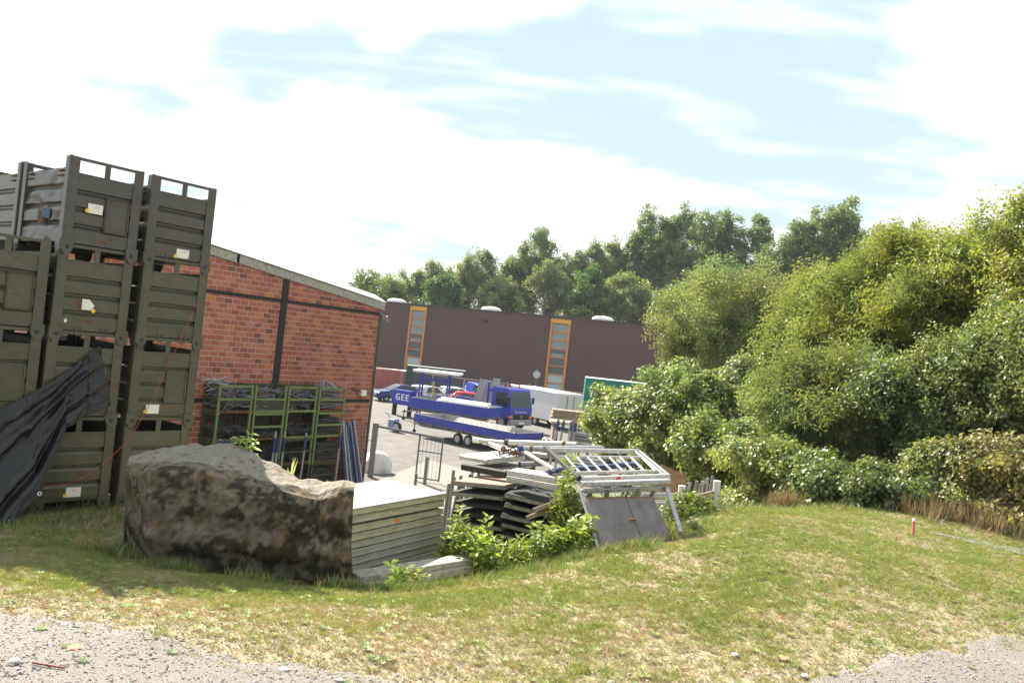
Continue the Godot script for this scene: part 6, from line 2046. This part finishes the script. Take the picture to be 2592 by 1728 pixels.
func tree(called: String, label: String, foot: Vector3, c: Vector3, r: Vector3, n: int, size: float, count: int, spr: Array, m: Material, sc: Array, base: Color, group: String, category := "tree", droop := 0.0, trunks := 1, spread := 0.22, r0 := 0.12, habit := 0) -> void:
	var t := thing(called, label, category, foot, 0.0, group)
	var l := lumpy(c - foot, r, n, size, habit)
	if habit:       # skirts that reach the ground
		for i in 9:
			var a := TAU * i / 9.0
			l.append([V((c.x - foot.x) + cos(a) * r.x * 0.72, r.y * rf(0.1, 0.3), sin(a) * r.z * 0.72), V(r.x * 0.34, r.y * rf(0.28, 0.45), r.z * 0.42), 0.7])
	var tips := []
	for q in l.slice(0, n + 1): tips.append(q[0])
	limbs(t, Vector3.ZERO - V(0, 0.1, 0), tips, r0, trunks)
	crown(t, l, count, spr, m, sc[0], sc[1], base, spread, droop, "crown", 8.0 / (r.x + r.y))

func hill(x: float, z: float) -> float:
	var k := clampf((-118.0 - z) / 117.0, 0.0, 1.0)
	return k * (5.0 + 13.0 * smoothstep(-30.0, 70.0, x)) - 0.5

func woods() -> void:
	var leaf := leafy(0.5, 0.9)
	var far_a := sprig(16, 0.42, 0.3, 0.7, 0.35, 5)
	var far_b := sprig(14, 0.34, 0.26, 0.8, 0.3, 6)
	var light := sprig(20, 0.24, 0.19, 0.6, 0.35, 7)
	# px-free list: x, z, top height, crown half width, crown height, tone, words
	var list := TREES
	for q in list:
		var foot := V(q[0], hill(q[0], q[1]) - 0.2, q[1])
		var ch: float = q[4]
		var c := V(q[0], q[2] - ch / 2, q[1])
		var tone: Color = [Color(0.165, 0.23, 0.095), Color(0.215, 0.265, 0.115), Color(0.1, 0.185, 0.06), Color(0.19, 0.235, 0.125)][q[5]]
		tree("woodland_tree", q[6], foot, c, V(q[3] * 1.22, ch / 2, q[3] * 1.0), 20, 0.3, int(300 + q[3] * ch * 21), [far_a, far_b] if q[5] != 3 else [far_b, light], leaf, [0.8, 1.35] if q[5] != 3 else [0.8, 1.3], tone, "trees on the slope behind the hall", "tree", 0.0 if q[5] != 3 else 0.2, 1, 0.2, 0.22)
	# undergrowth that closes the foot of the wood
	var g := thing("wood_undergrowth", "dark green undergrowth below the trees behind the brown hall", "undergrowth")
	tag(g, "", "", "", "stuff")
	var l := []
	for i in 60:
		var x := -55.0 + i * 2.2
		var z := -128.0 - rf(0, 12) + smoothstep(0, 60, x) * 22.0
		l.append([V(x, hill(x, z) + rf(2.0, 9.5), z), V(rf(2, 3.4), rf(3, 6.0), 2.2), 1.0])
	crown(g, l, 12000, [far_a, far_b], leaf, 0.9, 1.6, Color(0.09, 0.13, 0.045), 0.3, 0.0, "foliage")

func thicket() -> void:
	var leaf := leafy(0.42, 0.95)
	var willow_leaf := leafy(0.38, 0.95)
	var broad := [sprig(15, 0.085, 0.05, 0.4, 0.05, 11), sprig(13, 0.075, 0.045, 0.34, 0.06, 12)]
	var bramble := [sprig(14, 0.1, 0.075, 0.32, 0.07, 13), sprig(12, 0.09, 0.07, 0.3, 0.08, 14)]
	var narrow := [sprig(22, 0.11, 0.024, 0.5, 0.04, 15), sprig(20, 0.1, 0.022, 0.45, 0.05, 16)]
	for q in THICKET:
		# name, label, x, z, crown centre y, radii, lumps, lump size, sprigs, kind, tone, trunks
		var foot := V(q[2], land(q[2], q[3]) if q[3] > -39.0 else 0.0, q[3])
		var set_: Array = [broad, bramble, narrow][q[11]]
		tree(q[0], q[1], foot, V(q[2] + q[5], q[4], q[3]), q[6], q[7], q[8], q[9], set_, willow_leaf if q[11] == 2 else leaf, q[10], q[12], q[14], q[15], 0.15 if q[11] == 2 else 0.0, q[13], 0.26, 0.1, 2 if q[11] == 1 else 1)

func weeds() -> void:
	var leaf := leafy(0.5, 0.85)
	var nettle := [sprig(14, 0.085, 0.055, 0.36, 0.015, 21), sprig(12, 0.1, 0.06, 0.42, 0.02, 22)]
	for q in WEEDS:
		# label, x, z, height, spread, sprigs, tone
		var t := thing("weed_clump", q[0], "weeds", V(q[1], land(q[1], q[2]) - 0.02, q[2]), 0.0, "weed clumps")
		var g := G.new()
		var ts := [[], []]
		var cs := [PackedColorArray(), PackedColorArray()]
		for i: int in q[5]:
			var a := rng.randf() * TAU
			var rr: float = sqrt(rng.randf()) * q[4]
			var h: float = q[3] * rf(0.25, 1.0) * (1.0 - 0.35 * rr / q[4])
			var p := V(cos(a) * rr, h, sin(a) * rr)
			if i % 3 == 0: g.path([V(p.x * 0.75, 0, p.z * 0.75), p * V(1, 1, 1)], 0.004, 4, 0.002)
			var ax := V(rf(-0.5, 0.5), 1.0, rf(-0.5, 0.5)).normalized()
			var k := i % 2
			ts[k].append(Transform3D((Basis(Quaternion(Vector3.UP, ax)) * Basis(Vector3.UP, rng.randf() * TAU)).scaled(Vector3.ONE * rf(0.5, 0.95)), p - ax * 0.18))
			cs[k].append(shade_of(q[6], 0.28))
		part("stem", g, plain(0.1, 0.13, 0.05, 0.8), t)
		for k in 2: copies("foliage", t, nettle[k], leaf, ts[k], cs[k])
	# the leafy tuft and grass blades on top of the boulder's back edge
	for k in 3:
		var p := V(-2.4, 4.28, -7.74) if k == 0 else (V(-1.98, 4.1, -7.85) if k == 1 else V(-1.62, 4.05, -7.8))
		var t := thing("boulder_weed", ["bright leafy weed rising behind the boulder's top", "tuft of tall grass blades rising behind the boulder", "few thin grass blades behind the boulder's low end"][k], "weed", p, 0.0)
		var lm := plain(0.2, 0.3, 0.06, 0.5)
		lm.backlight_enabled = true
		lm.backlight = lin(0.6, 0.7, 0.25)
		if k == 0:
			for e in 3:
				var o := part("leafy_stem", sprig(15, 0.085, 0.034, 0.2, 0.008, 31 + e), lm, t)
				o.position = V([-0.03, 0.03, 0.0][e], [0.0, -0.03, 0.02][e], 0)
				o.rotation = V(0.1, e * 1.3, [0.25, -0.3, 0.02][e])
			continue
		for i in [0, 7, 5][k]:
			var g := G.new()
			var a := rng.randf() * TAU
			var d := V(cos(a) * 0.18, 1.0, sin(a) * 0.3).normalized()
			var l: float = [0.0, 0.26, 0.16][k] * rf(0.7, 1.1)
			var s := d.cross(V(0, 0, 1)).normalized()
			var b := V(rf(-0.03, 0.03), -0.05, rf(-0.02, 0.02))
			g.tri(b, b + d * l * 0.5 - s * 0.006, b + d * l + V(0, -0.02, 0))
			g.tri(b, b + d * l + V(0, -0.02, 0), b + d * l * 0.5 + s * 0.006 + V(0, 0.004, 0.006))
			part("blade", g, lm, t)

func turf() -> void:
	# mown, half dried grass: far too many blades to count
	var g := G.new()
	g.tint = true
	var tufts := []
	for v in 3:
		var t := G.new()
		for i in 9:
			var a := i * 2.4 + v
			var lean := 0.35 + 0.9 * rng.randf()
			var d := V(cos(a) * lean, 1.0, sin(a) * lean).normalized()
			var l := 0.042 * rf(0.6, 1.25)
			var s := d.cross(Vector3.UP).normalized() * 0.0032
			var b := V(rf(-0.02, 0.02), -0.004, rf(-0.02, 0.02))
			var m := b + d * l * 0.55
			var e := b + d * l + V(d.x, -0.25, d.z) * l * 0.25
			t.tri(b - s, b + s, m)
			t.tri(b - s * 0.6, m, e)
		tufts.append(t.mesh())
	var ts := [[], [], []]
	var cs := [PackedColorArray(), PackedColorArray(), PackedColorArray()]
	var n := 0
	var tries := 0
	while n < 68000 and tries < 400000:
		tries += 1
		var z := -3.2 - 10.3 * pow(rng.randf(), 1.15)
		var x := rf(-0.78, 0.98) * absf(z) * 0.95
		var e := road_edge(x)
		if z > e + 0.25: continue
		var fringe := clampf((e + 0.25 - z) / 1.3, 0.0, 1.0)
		if rng.randf() > 0.12 + 0.88 * fringe: continue
		if x > -1.45 and x < -0.1 and z < -7.4 - (x + 1.45) * 0.5 and z > -10.0: continue
		var d := straw(x, z) + rf(-0.42, 0.42)
		if rng.randf() < 0.1 and d > 0.8: continue
		var y := land(x, z)
		if y < 3.3: continue
		var col := Color(0.235, 0.27, 0.085)
		if d > 0.62: col = Color(0.4, 0.33, 0.22).lerp(Color(0.2, 0.14, 0.08), rng.randf() * rng.randf())
		elif d > 0.4: col = Color(0.31, 0.325, 0.125)
		var v := rng.randi() % 3
		var flat_ := rf(0.35, 1.0) if d > 0.62 else 1.0
		var sc := rf(0.55, 1.15) * (1.25 if d < 0.3 else 1.0)
		ts[v].append(Transform3D(Basis(Vector3.UP, rng.randf() * TAU).scaled(V(sc, sc * flat_, sc)), V(x, y, z)))
		cs[v].append(shade_of(col, 0.25))
		n += 1
	var gm := leafy(0.6, 0.6)
	var root := Node3D.new()
	root.name = "grass"
	add_child(root)
	tag(root, "short mown grass, green and straw coloured, on the bank", "grass", "", "stuff")
	for v in 3: copies("blades", root, tufts[v], gm, ts[v], cs[v])
	# low broad-leaved herbs in the turf
	var herb := G.new()
	for i in 7:
		var a := i * 0.9
		var d := V(cos(a), 0.35, sin(a)).normalized()
		var s := d.cross(Vector3.UP).normalized() * 0.011
		herb.tri(Vector3.ZERO, d * 0.03 - s + V(0, 0.004, 0), d * 0.055)
		herb.tri(Vector3.ZERO, d * 0.055, d * 0.03 + s + V(0, 0.004, 0))
	var ht := []
	var hc := PackedColorArray()
	n = 0
	while n < 1300:
		var z := -3.6 - 8.5 * rng.randf()
		var x := rf(-0.75, 0.76) * absf(z) * 0.95
		if z > road_edge(x) - 0.1 or HN.get_noise_2d(x * 4.0, z * 4.0 + 11.0) < -0.05: 
			if rng.randf() < 0.93: continue
		var y := land(x, z)
		if y < 3.3 or (x > -1.45 and x < -0.1 and z < -7.4): continue
		var sc := rf(0.3, 0.75)
		ht.append(Transform3D(Basis(Vector3.UP, rng.randf() * TAU).scaled(Vector3.ONE * sc), V(x, y + 0.012, z)))
		hc.append(shade_of(Color(0.2, 0.27, 0.075), 0.3))
		n += 1
	var hm := copies("meadow_herbs", self, herb.mesh(), gm, ht, hc)
	tag(hm, "small broad leaved herbs scattered through the mown grass", "herbs", "", "stuff")
	# taller ragged grass along the drop and round stones, planks and crates
	var tall := []
	for v in 2:
		var t := G.new()
		for i in 8:
			var a := i * 2.4 + v
			var d := V(cos(a) * 0.4, 1.0, sin(a) * 0.4).normalized()
			var l := 0.16 * rf(0.6, 1.2)
			var s := d.cross(Vector3.UP).normalized() * 0.0035
			var b := V(rf(-0.025, 0.025), -0.01, rf(-0.025, 0.025))
			t.tri(b - s, b + s, b + d * l * 0.6)
			t.tri(b + d * l * 0.3 - s, b + d * l * 0.3 + s, b + d * l + V(d.x, -0.3, d.z) * l * 0.3)
		tall.append(t.mesh())
	ts = [[], []]
	cs = [PackedColorArray(), PackedColorArray()]
	var edge := [[-1.15, -6.72, 0.1], [-0.7, -6.75, 0.2], [-0.2, -7.05, 0.18], [0.4, -7.3, 0.22], [0.9, -7.42, 0.15], [1.3, -7.55, 0.12], [1.9, -8.5, 0.2], [2.6, -10.4, 0.3], [3.4, -11.3, 0.3], [4.6, -11.6, 0.35], [5.6, -11.7, 0.3], [-3.2, -7.25, 0.18], [-2.6, -6.9, 0.14], [-1.9, -6.85, 0.14], [-3.9, -8.4, 0.25], [-4.6, -7.7, 0.3], [2.4, -9.6, 0.25], [1.6, -7.95, 0.12]]
	for i in 2600:
		var q: Array = edge[rng.randi() % edge.size()]
		var x: float = q[0] + rng.randfn() * q[2]
		var z: float = q[1] + rng.randfn() * q[2]
		var sc := rf(0.35, 1.0)
		ts[i % 2].append(Transform3D(Basis(Vector3.UP, rng.randf() * TAU).scaled(V(sc, sc, sc)), V(x, land(x, z), z)))
		cs[i % 2].append(shade_of(Color(0.14, 0.2, 0.045) if rng.randf() < 0.75 else Color(0.34, 0.28, 0.14), 0.25))
	# dried brown stalks standing in front of the brambles
	var dt := []
	var dc := PackedColorArray()
	for i in 620:
		var q: Array = [[6.6, -10.85, 0.4], [7.1, -10.55, 0.35], [6.0, -11.15, 0.3], [4.35, -12.35, 0.12]][i % 4 if i < 480 else i % 3]
		var x: float = q[0] + rng.randfn() * q[2]
		var z: float = q[1] + rng.randfn() * q[2] * 0.6
		dt.append(Transform3D(Basis(Vector3.UP, rng.randf() * TAU).scaled(V(1.2, rf(0.7, 3.2), 1.2)), V(x, land(x, z), z)))
		dc.append(shade_of(Color(0.27, 0.2, 0.125), 0.4))
	var dry := copies("dry_stalks", self, tall[0], gm, dt, dc)
	tag(dry, "dry brown stalks standing before the brambles on the right", "dry grass", "", "stuff")
	root = Node3D.new()
	root.name = "rough_grass"
	add_child(root)
	tag(root, "longer ragged grass along the edge of the bank", "grass", "", "stuff")
	for v in 2: copies("blades", root, tall[v], gm, ts[v], cs[v])

func stones() -> void:
	var peb := []
	for v in 3:
		var rows := []
		var f := FastNoiseLite.new()
		f.seed = 60 + v
		f.frequency = 0.9
		for i in 5:
			var a := -PI / 2 + PI * i / 4.0
			var r := PackedVector3Array()
			for j in 7:
				var d := V(cos(TAU * j / 7) * cos(a), sin(a) * 0.6, sin(TAU * j / 7) * cos(a))
				r.append(d * (1.0 + 0.5 * f.get_noise_3dv(d * 1.5)))
			rows.append(r)
		var g := G.new()
		for i in 4:
			for j in 7: g.quad(rows[i][j], rows[i + 1][j], rows[i + 1][(j + 1) % 7], rows[i][(j + 1) % 7])
		peb.append(g.mesh())
	var m := StandardMaterial3D.new()
	m.vertex_color_use_as_albedo = true
	m.roughness = 0.9
	var ts := [[], [], []]
	var cs := [PackedColorArray(), PackedColorArray(), PackedColorArray()]
	var n := 0
	while n < 30000:
		var z := -2.8 - 4.4 * rng.randf()
		var x := rf(-0.76, 0.78) * absf(z)
		var e := road_edge(x)
		var over := z - e
		if over < 0.0 and rng.randf() > exp(over * 2.1) * 0.9: continue
		var s := 0.0025 + 0.006 * pow(rng.randf(), 4.0)
		var v := rng.randi() % 3
		ts[v].append(Transform3D(Basis(V(rf(-1, 1), rf(-1, 1), rf(-1, 1)).normalized(), rng.randf() * TAU).scaled(V(s * rf(0.8, 1.4), s * rf(0.7, 1.0), s)), V(x, land(x, z) + (0.012 if over > 0 else 0.004) + s * 0.2, z)))
		var k := rng.randf()
		cs[v].append(shade_of(Color(0.27, 0.25, 0.23) if k < 0.6 else (Color(0.17, 0.165, 0.16) if k < 0.66 else (Color(0.38, 0.365, 0.35) if k < 0.96 else Color(0.3, 0.17, 0.13))), 0.2))
		n += 1
	var root := Node3D.new()
	root.name = "road_gravel"
	add_child(root)
	tag(root, "loose gravel strewn over the road and its grassy edge", "gravel", "", "stuff")
	for v in 3: copies("pebbles", root, peb[v], m, ts[v], cs[v])
	# the larger stones one can pick out
	for q in STONES:
		var o := single("loose_stone" if q[4] < 4 else "brick_shard", peb[q[4] % 3], [plain(0.2, 0.2, 0.2, 0.9), plain(0.42, 0.4, 0.38, 0.9), plain(0.5, 0.49, 0.47, 0.9), plain(0.27, 0.25, 0.23, 0.9), plain(0.42, 0.19, 0.13, 0.9)][q[4]], q[0], "stone", "", V(q[1], land(q[1], q[2]) + 0.012 + q[3] * 0.15, q[2]), rng.randf() * TAU)
		o.scale = V(q[3] * 1.3, q[3] * (0.7 if q[4] < 4 else 0.3), q[3])
	# a rusty rod lying on the road
	var g := G.new()
	g.path([V(-0.07, 0.02, 0.0), V(0.0, 0.022, 0.006), V(0.08, 0.018, 0.0)], 0.0045, 6)
	single("rusty_rod", g, plain(0.2, 0.06, 0.05, 0.8), "short rust red rod lying on the gravel road", "rod", "", V(-1.83, land(-1.83, -3.5), -3.5), -0.1)

func _ready() -> void:
	rng.seed = 20
	HN.seed = 2
	HN.frequency = 0.35
	HN.fractal_octaves = 3
	view_and_light()
	materials()
	solve_land()
	ground()
	hall()
	shed()
	fence()
	racks()
	gate()
	crates()
	tarp_and_cord()
	boulder()
	panel_stack()
	heap()
	yard()
	woods()
	thicket()
	weeds()
	turf()
	stones()
